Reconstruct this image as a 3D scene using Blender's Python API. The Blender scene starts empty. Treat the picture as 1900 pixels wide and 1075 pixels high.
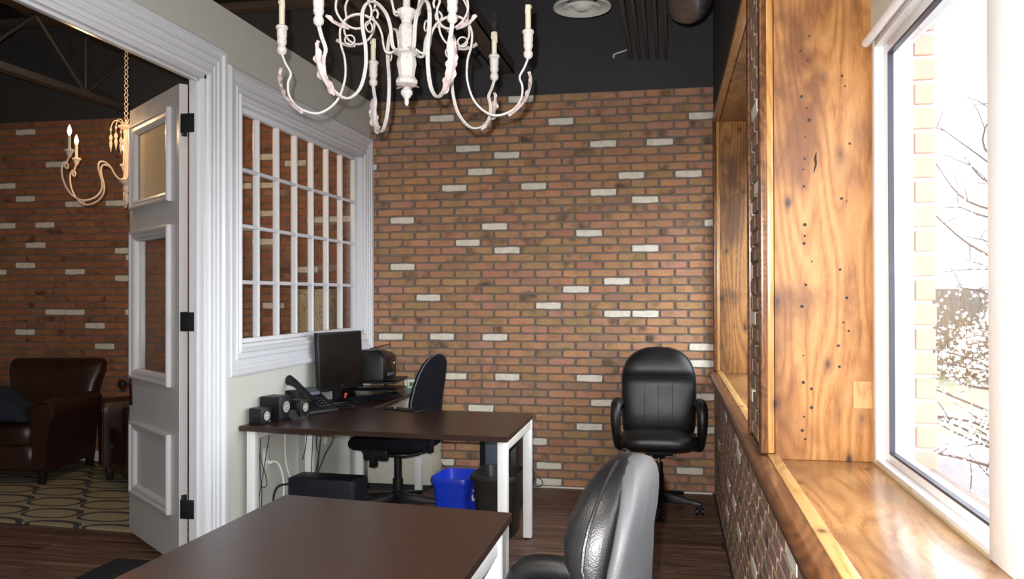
import bpy, bmesh, math, random
from mathutils import Vector, Matrix, noise
random.seed(7)
R = math.radians
PI = math.pi
C = bpy.context.scene.collection

# ------------------------------------------------------------------ camera
F = 1560.0; H = 1.45
TH = math.atan(295/F); PITCH = math.atan(11/F); ROLL = 0.002
_r = Vector((math.cos(TH), math.sin(TH), 0)); _f0 = Vector((-math.sin(TH), math.cos(TH), 0)); _z = Vector((0, 0, 1))
FW = _f0*math.cos(PITCH)+_z*math.sin(PITCH); _u = _z*math.cos(PITCH)-_f0*math.sin(PITCH)
RT = _r*math.cos(ROLL)-_u*math.sin(ROLL); UP = _u*math.cos(ROLL)+_r*math.sin(ROLL)
CAM = Vector((0, 0, H))
cd = bpy.data.cameras.new('camera'); cam = bpy.data.objects.new('camera', cd); C.objects.link(cam)
cd.sensor_width = 36; cd.lens = F/1900*36; cd.clip_start = 0.05
m = Matrix((RT, UP, -FW)).transposed().to_4x4(); m.translation = CAM
cam.matrix_world = m
bpy.context.scene.camera = cam

def ray(x, y): return FW*F+RT*(x-950)-UP*(y-537.5)
def onZ(x, y, z): r = ray(x, y); return CAM+r*((z-H)/r.z)
def onX(x, y, v): r = ray(x, y); return CAM+r*(v/r.x)
def onY(x, y, v): r = ray(x, y); return CAM+r*(v/r.y)
def proj(p):
    d = Vector(p)-CAM; z = d.dot(FW)
    if z < .05: return (-9999, -9999)
    return (950+F*d.dot(RT)/z, 537.5-F*d.dot(UP)/z)

# ------------------------------------------------------------------ light
sc = bpy.context.scene
sc.view_settings.view_transform = 'Standard'; sc.view_settings.look = 'None'
sc.view_settings.exposure = 0.0; sc.view_settings.gamma = 1.0; sc.view_settings.use_curve_mapping = False
w = bpy.data.worlds.new('overcast'); sc.world = w; w.use_nodes = True
w.node_tree.nodes['Background'].inputs[0].default_value = (.90, .95, 1.0, 1)
w.node_tree.nodes['Background'].inputs[1].default_value = 8.0
def light(name, kind, loc, power, col=(1, 1, 1), radius=.02):
    l = bpy.data.lights.new(name, kind); l.energy = power; l.color = col
    if kind in ('POINT', 'SPOT'): l.shadow_soft_size = radius
    o = bpy.data.objects.new(name, l); o.location = loc; C.objects.link(o); return o
# the camera's pop-up flash, just above and left of the lens
FLASH = 520
fl = light('camera_flash', 'SPOT', CAM-RT*.035+UP*.055, FLASH, (1.0, .97, .94), .012)
fl.data.spot_size = R(120); fl.data.spot_blend = 1.0
fl.rotation_euler = cam.matrix_world.to_euler()
# unseen area lights added as ambient fill in the two rooms
def area(name, loc, size, power, col):
    l = bpy.data.lights.new(name, 'AREA'); l.energy = power; l.color = col; l.size = size
    o = bpy.data.objects.new(name, l); o.location = loc; C.objects.link(o); return o
area('fill_light_office', (-1.0, .6, 3.7), .5, 60, (1, .9, .78))
area('fill_light_lounge', (-4.6, 3.4, 3.7), .5, 6, (1, .86, .7))

# ------------------------------------------------------------------ node materials
def newmat(name):
    mt = bpy.data.materials.new(name); mt.use_nodes = True
    return mt, mt.node_tree, mt.node_tree.nodes['Principled BSDF']
def N(nt, typ, **kw):
    n = nt.nodes.new(typ)
    for k, v in kw.items(): setattr(n, k, v)
    return n
def L(nt, a, b): nt.links.new(a, b)
def math_(nt, op, a, b=None, clamp=False):
    n = N(nt, 'ShaderNodeMath', operation=op); n.use_clamp = clamp
    for i, v in enumerate((a, b)):
        if v is None: continue
        if isinstance(v, (int, float)): n.inputs[i].default_value = v
        else: L(nt, v, n.inputs[i])
    return n.outputs[0]
def ramp(nt, fac, stops, interp='LINEAR'):
    n = N(nt, 'ShaderNodeValToRGB'); n.color_ramp.interpolation = interp
    e = n.color_ramp.elements
    while len(e) < len(stops): e.new(.5)
    for i, (p, c) in enumerate(stops):
        e[i].position = p; e[i].color = (c, c, c, 1) if isinstance(c, (int, float)) else (*c, 1)
    L(nt, fac, n.inputs[0]); return n.outputs[0]
def mix(nt, fac, a, b, blend='MIX'):
    n = N(nt, 'ShaderNodeMix', data_type='RGBA', blend_type=blend)
    if isinstance(fac, (int, float)): n.inputs[0].default_value = fac
    else: L(nt, fac, n.inputs[0])
    for i, v in ((6, a), (7, b)):
        if isinstance(v, tuple): n.inputs[i].default_value = (*v, 1)
        else: L(nt, v, n.inputs[i])
    return n.outputs[2]
def coords(nt, scale=(1, 1, 1), rnd=None, kind='Object', rot=(0, 0, 0)):
    tc = N(nt, 'ShaderNodeTexCoord'); mp = N(nt, 'ShaderNodeMapping')
    mp.inputs['Scale'].default_value = scale; mp.inputs['Rotation'].default_value = rot
    L(nt, tc.outputs[kind], mp.inputs[0])
    if rnd is not None:
        s = math_(nt, 'MULTIPLY', rnd, 37.0); L(nt, s, mp.inputs['Location'])
    return mp.outputs[0]
def noise_(nt, vec, scale, detail=3, rough=.55, dist=0):
    n = N(nt, 'ShaderNodeTexNoise'); n.inputs['Scale'].default_value = scale
    n.inputs['Detail'].default_value = detail; n.inputs['Roughness'].default_value = rough; n.inputs['Distortion'].default_value = dist
    L(nt, vec, n.inputs['Vector']); return n.outputs['Fac']
def bump(nt, p, h, strength=.3, dist=.01):
    b = N(nt, 'ShaderNodeBump'); b.inputs['Strength'].default_value = strength; b.inputs['Distance'].default_value = dist
    L(nt, h, b.inputs['Height']); L(nt, b.outputs[0], p.inputs['Normal'])
def rand_(nt):
    oi = N(nt, 'ShaderNodeObjectInfo'); g = N(nt, 'ShaderNodeNewGeometry')
    return math_(nt, 'FRACT', math_(nt, 'ADD', oi.outputs['Random'], g.outputs['Random Per Island']))

def plain(name, col, rough=.5, metal=0, spec=.5, var=.06, bumps=0, bscale=60, sheen=0, coat=0):
    mt, nt, p = newmat(name)
    v = coords(nt); n = noise_(nt, v, 9, 4)
    a = tuple(max(0, c*(1-var)) for c in col); b = tuple(min(1, c*(1+var)) for c in col)
    L(nt, ramp(nt, n, [(.3, a), (.7, b)]), p.inputs['Base Color'])
    L(nt, ramp(nt, n, [(.3, max(0, rough-.05)), (.7, min(1, rough+.05))]), p.inputs['Roughness'])
    p.inputs['Metallic'].default_value = metal; p.inputs['Specular IOR Level'].default_value = spec
    if coat: p.inputs['Coat Weight'].default_value = coat; p.inputs['Coat Roughness'].default_value = .12
    if bumps: bump(nt, p, noise_(nt, v, bscale, 3), bumps, .004)
    return mt

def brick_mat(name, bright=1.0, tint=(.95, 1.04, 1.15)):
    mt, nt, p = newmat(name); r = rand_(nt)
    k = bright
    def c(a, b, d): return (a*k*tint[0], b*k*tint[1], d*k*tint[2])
    base = ramp(nt, r, [(0, c(.46, .21, .105)), (.10, c(.40, .23, .105)), (.2, c(.53, .25, .12)), (.3, c(.43, .175, .11)),
        (.4, c(.48, .26, .11)), (.5, c(.44, .20, .13)), (.6, c(.51, .24, .14)), (.70, c(.30, .165, .10)), (.8, c(.52, .235, .12)), (.9, c(.40, .22, .10)), (1, c(.46, .20, .12))])
    v = coords(nt, (1, 1, 1), r)
    n1 = noise_(nt, v, 11, 4, .6); n2 = noise_(nt, v, 45, 5, .7); n3 = noise_(nt, v, 5.5, 2)
    col = mix(nt, ramp(nt, n1, [(.42, 0.0), (.72, .62)]), base, c(.20, .135, .06))
    col = mix(nt, ramp(nt, n3, [(.58, 0.0), (.74, .85)]), col, c(.075, .052, .04))
    col = mix(nt, ramp(nt, n2, [(.56, 0.0), (.74, .45)]), col, c(.52, .36, .25))
    L(nt, col, p.inputs['Base Color']); p.inputs['Roughness'].default_value = .88; p.inputs['Specular IOR Level'].default_value = .25
    bump(nt, p, noise_(nt, v, 60, 5, .7), .7, .004)
    return mt
def white_brick_mat():
    mt, nt, p = newmat('cream_brick'); r = rand_(nt); v = coords(nt, (1, 1, 1), r)
    n = noise_(nt, v, 30, 5, .7)
    L(nt, ramp(nt, n, [(.3, (.62, .57, .47)), (.6, (.80, .76, .66))]), p.inputs['Base Color']); p.inputs['Roughness'].default_value = .9
    bump(nt, p, n, .5, .003); return mt
def wood_mat(name, c_lo, c_mid, c_hi, dark, axis='Z', rough=.28, dirt=.6, seed=0.0, coat=.35):
    """reclaimed pine: long grain along axis, with cathedral rings, dark stains and nail holes"""
    mt, nt, p = newmat(name)
    st = {'X': (.16, 1, 1), 'Y': (1, .16, 1), 'Z': (1, 1, .16)}[axis]
    tc = N(nt, 'ShaderNodeTexCoord'); mp = N(nt, 'ShaderNodeMapping'); mp.inputs['Scale'].default_value = st
    mp.inputs['Location'].default_value = (seed, seed*1.3, seed*.7); L(nt, tc.outputs['Object'], mp.inputs[0]); v = mp.outputs[0]
    big = noise_(nt, v, 3.2, 2, .5)
    rings = math_(nt, 'FRACT', math_(nt, 'MULTIPLY', big, 26.0))
    rings = math_(nt, 'ABSOLUTE', math_(nt, 'SUBTRACT', rings, .5))
    fine = noise_(nt, v, 120, 3, .6)
    g = math_(nt, 'ADD', math_(nt, 'MULTIPLY', rings, .8), math_(nt, 'MULTIPLY', fine, .7))
    col = ramp(nt, g, [(.30, c_lo), (.50, c_mid), (.78, c_hi)])
    v2 = coords(nt, tuple(a*.6+.4 for a in st)); 
    cloud = noise_(nt, v2, 4.2, 4, .55, .4)
    col = mix(nt, ramp(nt, cloud, [(.46, 0.0), (.62, dirt)]), col, dark)
    vo = N(nt, 'ShaderNodeTexVoronoi'); vo.inputs['Scale'].default_value = 9.0; L(nt, coords(nt, tuple(1 if a == 1 else .55 for a in st)), vo.inputs['Vector'])
    col = mix(nt, ramp(nt, vo.outputs['Distance'], [(.05, .95), (.11, .35), (.24, 0.0)]), col, (.035, .02, .014))
    L(nt, col, p.inputs['Base Color'])
    p.inputs['Roughness'].default_value = rough; p.inputs['Coat Weight'].default_value = coat; p.inputs['Coat Roughness'].default_value = .18
    bump(nt, p, g, .12, .003)
    return mt
def plank_mat():
    mt, nt, p = newmat('vinyl_plank'); r = rand_(nt)
    v = coords(nt, (.35, 11, 1), r)
    n = noise_(nt, v, 3.0, 3, .6, .6); n2 = noise_(nt, v, 7, 3, .7)
    base = ramp(nt, n, [(.34, (.035, .022, .017)), (.44, (.12, .068, .048)), (.50, (.27, .15, .10)), (.55, (.10, .062, .046)), (.64, (.36, .23, .155))])
    col = mix(nt, .35, base, ramp(nt, r, [(0, (.06, .036, .028)), (.5, (.115, .062, .044)), (1, (.16, .11, .08))]))
    col = mix(nt, ramp(nt, n2, [(.48, 0.0), (.62, .6)]), col, (.030, .018, .014))
    L(nt, col, p.inputs['Base Color']); p.inputs['Roughness'].default_value = .5; p.inputs['Specular IOR Level'].default_value = .3
    bump(nt, p, n2, .15, .002); return mt
def desk_mat():
    mt, nt, p = newmat('espresso_laminate')
    v = coords(nt, (1.2, 14, 14)); n = noise_(nt, v, 6, 4, .6)
    L(nt, ramp(nt, n, [(.3, (.024, .012, .009)), (.7, (.044, .021, .015))]), p.inputs['Base Color'])
    p.inputs['Roughness'].default_value = .30; p.inputs['Specular IOR Level'].default_value = .5
    bump(nt, p, noise_(nt, coords(nt), 180, 2), .05, .001); return mt
def glass_mat(name, tint=(1, 1, 1), refl=.06, frost=0):
    mt = bpy.data.materials.new(name); mt.use_nodes = True; nt = mt.node_tree
    nt.nodes.remove(nt.nodes['Principled BSDF']); out = nt.nodes['Material Output']
    t = N(nt, 'ShaderNodeBsdfTransparent'); t.inputs[0].default_value = (*tint, 1)
    g = N(nt, 'ShaderNodeBsdfGlossy'); g.inputs['Roughness'].default_value = .02
    n = noise_(nt, coords(nt), 3, 2); 
    gm = N(nt, 'ShaderNodeNewGeometry'); vd = N(nt, 'ShaderNodeVectorMath', operation='DOT_PRODUCT'); L(nt, gm.outputs['Incoming'], vd.inputs[0]); L(nt, gm.outputs['Normal'], vd.inputs[1])
    cs = math_(nt, 'ABSOLUTE', vd.outputs['Value'])   # Schlick's law, the same from either side of the pane
    fr = math_(nt, 'POWER', math_(nt, 'SUBTRACT', 1.0, cs, True), 5.0)
    k = math_(nt, 'ADD', math_(nt, 'MULTIPLY', fr, .6), math_(nt, 'ADD', math_(nt, 'MULTIPLY', n, .01), .035))
    mx = N(nt, 'ShaderNodeMixShader'); L(nt, k, mx.inputs[0])
    if frost:
        d = N(nt, 'ShaderNodeBsdfTranslucent'); d.inputs[0].default_value = (.55, .5, .42, 1)
        d2 = N(nt, 'ShaderNodeBsdfDiffuse'); d2.inputs[0].default_value = (.30, .26, .19, 1)
        a = N(nt, 'ShaderNodeAddShader'); L(nt, d.outputs[0], a.inputs[0]); L(nt, d2.outputs[0], a.inputs[1])
        m2 = N(nt, 'ShaderNodeMixShader'); m2.inputs[0].default_value = frost; L(nt, t.outputs[0], m2.inputs[1]); L(nt, a.outputs[0], m2.inputs[2])
        L(nt, m2.outputs[0], mx.inputs[1])
    else: L(nt, t.outputs[0], mx.inputs[1])
    L(nt, g.outputs[0], mx.inputs[2]); L(nt, mx.outputs[0], out.inputs[0]); return mt
def emis(name, col, s):
    mt, nt, p = newmat(name); p.inputs['Base Color'].default_value = (*col, 1)
    n = noise_(nt, coords(nt), 20, 2)
    L(nt, ramp(nt, n, [(.2, tuple(c*.9 for c in col)), (.8, col)]), p.inputs['Emission Color']); p.inputs['Emission Strength'].default_value = s
    return mt
def rug_mat():
    mt, nt, p = newmat('cream_rug')
    tc = N(nt, 'ShaderNodeTexCoord'); mp = N(nt, 'ShaderNodeMapping'); mp.inputs['Scale'].default_value = (1/.43, 1/.27, 1); mp.inputs['Rotation'].default_value = (0, 0, R(3))
    L(nt, tc.outputs['Object'], mp.inputs[0])
    wob = noise_(nt, mp.outputs[0], .9, 1); sp = N(nt, 'ShaderNodeSeparateXYZ'); L(nt, mp.outputs[0], sp.inputs[0])
    row = math_(nt, 'FLOOR', sp.outputs[1]); fy = math_(nt, 'SUBTRACT', math_(nt, 'FRACT', sp.outputs[1]), .5)
    ux = math_(nt, 'ADD', sp.outputs[0], math_(nt, 'MULTIPLY', math_(nt, 'MODULO', row, 2.0), .5))
    fx = math_(nt, 'SUBTRACT', math_(nt, 'FRACT', ux), .5)
    def ell(ax, ay, ox, oy):
        a = math_(nt, 'POWER', math_(nt, 'ABSOLUTE', math_(nt, 'DIVIDE', math_(nt, 'ADD', fx, ox), ax)), 2.4)
        b = math_(nt, 'POWER', math_(nt, 'ABSOLUTE', math_(nt, 'DIVIDE', math_(nt, 'ADD', fy, oy), ay)), 2.4)
        return math_(nt, 'ADD', a, b)
    outer = math_(nt, 'LESS_THAN', ell(.485, .46, 0, 0), 1.0); inner = math_(nt, 'GREATER_THAN', ell(.405, .34, .012, .03), 1.0)
    f = math_(nt, 'MULTIPLY', outer, inner)
    n = noise_(nt, coords(nt), 160, 3, .7)
    col = mix(nt, f, ramp(nt, n, [(.3, (.24, .20, .12)), (.7, (.38, .33, .21))]), ramp(nt, n, [(.3, (.03, .033, .042)), (.7, (.06, .063, .072))]))
    L(nt, col, p.inputs['Base Color']); p.inputs['Roughness'].default_value = .95; bump(nt, p, n, .6, .006); return mt
def shade_mat():
    mt, nt, p = newmat('woven_shade')
    v = coords(nt); n = noise_(nt, v, 14, 2, .5, 1.5)
    f = math_(nt, 'FRACT', math_(nt, 'MULTIPLY', n, 7.0)); f = math_(nt, 'LESS_THAN', math_(nt, 'ABSOLUTE', math_(nt, 'SUBTRACT', f, .5)), .10)
    L(nt, mix(nt, f, (.40, .33, .20), (.13, .09, .045)), p.inputs['Base Color']); p.inputs['Roughness'].default_value = .8; return mt
def distress_mat(name, base, worn, scale=40):
    mt, nt, p = newmat(name); v = coords(nt); n = noise_(nt, v, scale, 5, .7); n2 = noise_(nt, v, 7, 2)
    f = ramp(nt, math_(nt, 'ADD', math_(nt, 'MULTIPLY', n, .8), math_(nt, 'MULTIPLY', n2, .2)), [(.56, 0.0), (.66, .8)])
    L(nt, mix(nt, f, base, worn), p.inputs['Base Color']); p.inputs['Roughness'].default_value = .6; bump(nt, p, n, .25, .002); return mt
def leather_mat(name, col, rough=.36):
    mt, nt, p = newmat(name); v = coords(nt); vo = N(nt, 'ShaderNodeTexVoronoi'); vo.inputs['Scale'].default_value = 260; L(nt, v, vo.inputs['Vector'])
    n = noise_(nt, v, 6, 4)
    L(nt, ramp(nt, n, [(.3, tuple(c*.8 for c in col)), (.7, tuple(c*1.25 for c in col))]), p.inputs['Base Color'])
    L(nt, ramp(nt, n, [(.3, rough-.04), (.7, rough+.08)]), p.inputs['Roughness']); p.inputs['Specular IOR Level'].default_value = .5
    h = math_(nt, 'ADD', math_(nt, 'MULTIPLY', vo.outputs['Distance'], .12), n)
    bump(nt, p, h, .22, .012); return mt

M = dict(
    brick=brick_mat('antique_brick', 1.08), brick_sheen=brick_mat('antique_brick_grazing_sheen', .78, (.92, 1.22, 1.75)), brick_dim=brick_mat('antique_brick_dim_lounge', .70, (1.12, .95, .95)), cream=white_brick_mat(),  # right wall copy has grazing sheen in its colour; lounge copy its dimmer light
    mortar=plain('mortar', (.20, .165, .145), .95, bumps=.5),
    exbrick=plain('exterior_brick', (.50, .30, .24), .9),
    wall=plain('pale_green_paint', (.60, .61, .55), .75, var=.015),
    darkwall=plain('charcoal_paint', (.040, .039, .044), .8, var=.05),
    deck=plain('charcoal_deck', (.018, .017, .017), .6),
    steel=plain('brown_black_steel', (.058, .048, .042), .5),
    white=plain('white_enamel', (.70, .72, .76), .34, var=.012),
    doorpaint=plain('door_enamel', (.63, .62, .65), .32, var=.02),
    vinyl=plain('white_vinyl', (.85, .87, .90), .3, var=.01),
    gasket=plain('dark_gasket', (.03, .03, .05), .5),
    plank=plank_mat(), subfloor=plain('floor_joint', (.03, .022, .018), .8),
    pine=wood_mat('reclaimed_pine_upright', (.26, .105, .028), (.37, .165, .050), (.44, .22, .078), (.13, .045, .018), 'Z', dirt=.85, rough=.55, coat=.0),
    pine2=wood_mat('reclaimed_pine_dark', (.20, .085, .028), (.34, .15, .042), (.46, .23, .07), (.085, .038, .02), 'Z', dirt=.8, seed=3.3, rough=.5, coat=.0),
    sill=wood_mat('reclaimed_pine_sill', (.26, .11, .036), (.38, .19, .070), (.45, .25, .10), (.13, .06, .028), 'Y', rough=.27, dirt=.7, seed=1.7),
    strip=wood_mat('honey_pine_strip', (.48, .25, .07), (.60, .36, .12), (.66, .42, .17), (.30, .13, .04), 'Y', dirt=.3, seed=5.1),
    stripz=wood_mat('honey_pine_post', (.36, .16, .04), (.46, .23, .07), (.50, .28, .10), (.26, .10, .03), 'Z', dirt=.3, seed=6.1),
    nosing=wood_mat('stained_nosing', (.07, .025, .008), (.12, .042, .012), (.19, .07, .02), (.045, .017, .008), 'Y', rough=.3, dirt=.5, seed=2.2, coat=.08),
    desk=desk_mat(), lam_edge=plain('espresso_edge', (.028, .015, .012), .4),
    metalwhite=plain('white_steel', (.78, .79, .80), .35, var=.02), railcream=plain('cream_steel', (.62, .60, .52), .5),
    cabinet=plain('cream_cabinet_steel', (.62, .61, .52), .45, var=.02),
    black=plain('black_plastic', (.008, .008, .010), .42, spec=.35), blackmatt=plain('black_matt', (.010, .010, .012), .7, bumps=.2, bscale=300),
    fabric=plain('black_fabric', (.006, .0065, .010), .95, spec=.15, bumps=.5, bscale=500), piping=plain('grey_piping', (.10, .10, .11), .5),
    leather=leather_mat('black_leather', (.008, .008, .009), .38), shell=plain('black_chair_shell', (.08, .083, .088), .5, bumps=.25, bscale=350),
    club=leather_mat('brown_leather', (.030, .012, .009), .34), foot=plain('dark_wood_foot', (.012, .009, .009), .4),
    screen=plain('dark_screen', (.008, .006, .005), .3, spec=.2), red=plain('red_plastic', (.65, .03, .03), .4), silver=plain('silver', (.7, .7, .72), .22, 1),
    cone=plain('speaker_cone', (.62, .60, .55), .3, .6), navy=plain('navy_plastic', (.008, .010, .017), .45, spec=.35), bluegrey=plain('slate_panel', (.085, .105, .13), .35),
    blue=plain('blue_bin_plastic', (.010, .045, .62), .4), bindark=plain('dark_bin_plastic', (.016, .015, .014), .38),
    chand=distress_mat('distressed_white', (.52, .50, .49), (.25, .17, .15), 75), leaf=distress_mat('pink_white_leaf', (.48, .40, .40), (.28, .15, .15), 30),
    candle=distress_mat('candle_sleeve', (.55, .51, .40), (.30, .24, .16), 30), chand2=distress_mat('cream_chandelier', (.62, .50, .40), (.35, .22, .15), 55),
    bulb=glass_mat('clear_bulb', (.95, .95, .95)), lit=emis('lit_bulb', (1.0, .66, .28), 26), metal=plain('dark_bronze', (.035, .028, .025), .35, .7),
    iron=plain('black_iron', (.015, .016, .018), .45, .3), glass=glass_mat('window_glass'), frosted=glass_mat('frosted_glass', (1, 1, 1), .06, .75),
    rug=rug_mat(), shade=shade_mat(), mat=plain('rubber_mat', (.012, .014, .017), .8, bumps=.4, bscale=200),
    jacket=plain('navy_cloth', (.007, .012, .026), .9, bumps=.4, bscale=90), foil=plain('black_foil', (.055, .055, .062), .28, .4, bumps=1, bscale=18),
    diff=plain('diffuser_white', (.62, .64, .62), .4), cable=plain('black_cable', (.012, .010, .010), .5), wcable=plain('white_cable', (.75, .75, .70), .4),
    chain=plain('bead_chain', (.55, .5, .42), .3, .8), grass=plain('grass', (.115, .135, .085), .9, var=.3), road=plain('asphalt', (.125, .12, .125), .9),
    fence=plain('grey_fence', (.105, .10, .095), .9, var=.2), bark=plain('bark', (.09, .075, .07), .9), petal=plain('petal', (.86, .84, .80), .7),
    teal=plain('teal_card', (.05, .38, .42), .5), green=plain('green_ink', (.05, .20, .05), .5), paper=plain('paper', (.75, .76, .72), .6),
    shrub=plain('bare_shrub', (.10, .09, .06), .9, var=.3), tan=plain('vinyl_shade_tan', (.55, .45, .30), .6),
)

# ------------------------------------------------------------------ mesh builder
class MB:
    def __init__(s): s.v = []; s.f = []; s.m = []; s.cm = 0
    def add(s, vs, fs):
        b = len(s.v); s.v += [tuple(p) for p in vs]
        for f in fs: s.f.append(tuple(b+i for i in f)); s.m.append(s.cm)
        return s
    def mat(s, i): s.cm = i; return s
    def box(s, x0, x1, y0, y1, z0, z1, mtx=None):
        vs = [Vector((x, y, z)) for z in (z0, z1) for y in (y0, y1) for x in (x0, x1)]
        if mtx: vs = [mtx @ p for p in vs]
        return s.add(vs, [(0, 2, 3, 1), (4, 5, 7, 6), (0, 1, 5, 4), (2, 6, 7, 3), (0, 4, 6, 2), (1, 3, 7, 5)])
    def rings(s, rs, cap=True, closed=False):
        n = len(rs[0]); vs = [p for r in rs for p in r]; fs = []
        k = len(rs)
        for i in range(k if closed else k-1):
            a = i*n; b = ((i+1) % k)*n
            for j in range(n): fs.append((a+j, a+(j+1) % n, b+(j+1) % n, b+j))
        if cap and not closed: fs += [tuple(range(n-1, -1, -1)), tuple(range((k-1)*n, k*n))]
        return s.add(vs, fs)
    def tube(s, pts, r, n=8, closed=False, cap=True):
        pts = [Vector(p) for p in pts]; k = len(pts); rs = []; up = None
        for i, p in enumerate(pts):
            a = pts[(i-1) % k] if (closed or i > 0) else p; b = pts[(i+1) % k] if (closed or i < k-1) else p
            t = (b-a); t = t.normalized() if t.length > 1e-9 else Vector((0, 0, 1))
            if up is None: up = t.orthogonal().normalized()
            up = (up-t*up.dot(t)); up = up.normalized() if up.length > 1e-6 else t.orthogonal().normalized()
            w_ = t.cross(up); rr = r[i] if isinstance(r, (list, tuple)) else r
            rs.append([p+(up*math.cos(2*PI*j/n)+w_*math.sin(2*PI*j/n))*rr for j in range(n)])
        return s.rings(rs, cap, closed)
    def cyl(s, a, b, r, n=12, r2=None): return s.tube([a, b], [r, r if r2 is None else r2], n)
    def lathe(s, prof, n=20, c=(0, 0, 0), cap=True):
        return s.rings([[(c[0]+r*math.cos(2*PI*j/n), c[1]+r*math.sin(2*PI*j/n), c[2]+z) for j in range(n)] for r, z in prof], cap)
    def ball(s, c, r, n=10, k=6):
        return s.lathe([(max(1e-4, r*math.sin(PI*i/k)), -r*math.cos(PI*i/k)) for i in range(k+1)], n, c)
    def prism(s, poly, z0, z1):
        n = len(poly); vs = [(x, y, z0) for x, y in poly]+[(x, y, z1) for x, y in poly]
        fs = [tuple(range(n-1, -1, -1)), tuple(range(n, 2*n))]+[(i, (i+1) % n, n+(i+1) % n, n+i) for i in range(n)]
        return s.add(vs, fs)
    def torus(s, c, r, rr, ax='Y', n=16, k=6):
        pts = []
        for i in range(n):
            a = 2*PI*i/n; u, v = r*math.cos(a), r*math.sin(a)
            pts.append({'Y': (c[0]+u, c[1], c[2]+v), 'X': (c[0], c[1]+u, c[2]+v), 'Z': (c[0]+u, c[1]+v, c[2])}[ax])
        return s.tube(pts, rr, k, closed=True)
    def build(s, name, mats, parent=None, world=False, bevel=0, smooth=True, ang=35, seg=2):
        me = bpy.data.meshes.new(name)
        vs = s.v
        if world and parent is not None: lo = parent.location; vs = [(p[0]-lo.x, p[1]-lo.y, p[2]-lo.z) for p in vs]
        me.from_pydata(vs, [], s.f)
        if not isinstance(mats, (list, tuple)): mats = [mats]
        for mt in mats: me.materials.append(mt)
        me.polygons.foreach_set('material_index', s.m); me.update()
        bm = bmesh.new(); bm.from_mesh(me); bmesh.ops.recalc_face_normals(bm, faces=bm.faces)
        if bevel:
            es = [e for e in bm.edges if len(e.link_faces) == 2 and e.calc_face_angle(0) > R(30)]
            bmesh.ops.bevel(bm, geom=es, offset=bevel, segments=seg, profile=.5, affect='EDGES', clamp_overlap=True)
        bm.to_mesh(me); bm.free()
        if smooth:
            me.polygons.foreach_set('use_smooth', [True]*len(me.polygons)); me.set_sharp_from_angle(angle=R(ang))
        o = bpy.data.objects.new(name, me); C.objects.link(o)
        if parent is not None: o.parent = parent
        return o
def bx(*a): return MB().box(*a)
def T(name, label, cat, loc=(0, 0, 0), rz=0, group=None):
    o = bpy.data.objects.new(name, None); C.objects.link(o); o.location = loc; o.rotation_euler = (0, 0, rz); o.empty_display_size = .1
    o['label'] = label; o['category'] = cat
    if group: o['group'] = group
    return o
def tag(o, label, cat, group=None):
    o['label'] = label; o['category'] = cat
    if group: o['group'] = group
    return o
def S(name, label, loc=(0, 0, 0)):
    o = bpy.data.objects.new(name, None); C.objects.link(o); o.location = loc; o.empty_display_size = .1
    o['kind'] = 'structure'; o['label'] = label; return o
def st(o, label=None):
    o['kind'] = 'structure'
    if label: o['label'] = label
    return o
def dup(root, loc, rz, label, group=None):
    def cp(o, par):
        c = o.copy(); C.objects.link(c); c.parent = par
        for ch in [q for q in C.objects if q.parent == o]: cp(ch, c)
        return c
    r = cp(root, None); r.location = loc; r.rotation_euler = (0, 0, rz); r['label'] = label
    if group: r['group'] = group
    return r
def spline(pts, per=6, closed=False):
    pts = [Vector(p) for p in pts]; out = []; n = len(pts)
    for i in range(n if closed else n-1):
        p1, p2 = pts[i % n], pts[(i+1) % n]
        p0 = pts[(i-1) % n] if (closed or i > 0) else p1; p3 = pts[(i+2) % n] if (closed or i < n-2) else p2
        for j in range(per):
            t = j/per
            out.append(.5*((2*p1)+(p2-p0)*t+(2*p0-5*p1+4*p2-p3)*t*t+(3*p1-p0-3*p2+p3)*t**3))
    if not closed: out.append(pts[-1])
    return out
def mitred(path, prof, plane_x, sx=1, closed=False, flip=False):
    """sweep a moulding profile [(outward offset, proud height)] along a polyline in the y-z plane at x = plane_x"""
    n = len(path); P2 = [Vector(p) for p in path]; rs = []
    for i in range(n):
        a = P2[(i-1) % n] if (closed or i > 0) else None; b = P2[(i+1) % n] if (closed or i < n-1) else None
        d1 = (P2[i]-a).normalized() if a is not None else None; d2 = (b-P2[i]).normalized() if b is not None else None
        d1 = d1 or d2; d2 = d2 or d1
        n1 = Vector((d1.y, -d1.x)); n2 = Vector((d2.y, -d2.x))
        if flip: n1, n2 = -n1, -n2
        mm = (n1+n2).normalized(); k = 1/max(.2, mm.dot(n1))
        rs.append([(plane_x+sx*h, P2[i].x+mm.x*k*o, P2[i].y+mm.y*k*o) for o, h in prof])
    return MB().rings(rs, not closed, closed)
# ------------------------------------------------------------------ the shell of the rooms
XL, XL2, XR, YB, YB2, ZT, ZC = -2.323, -2.40, .31, 6.30, 6.62, 2.98, 3.95
rnd = random.Random(11)

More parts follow.
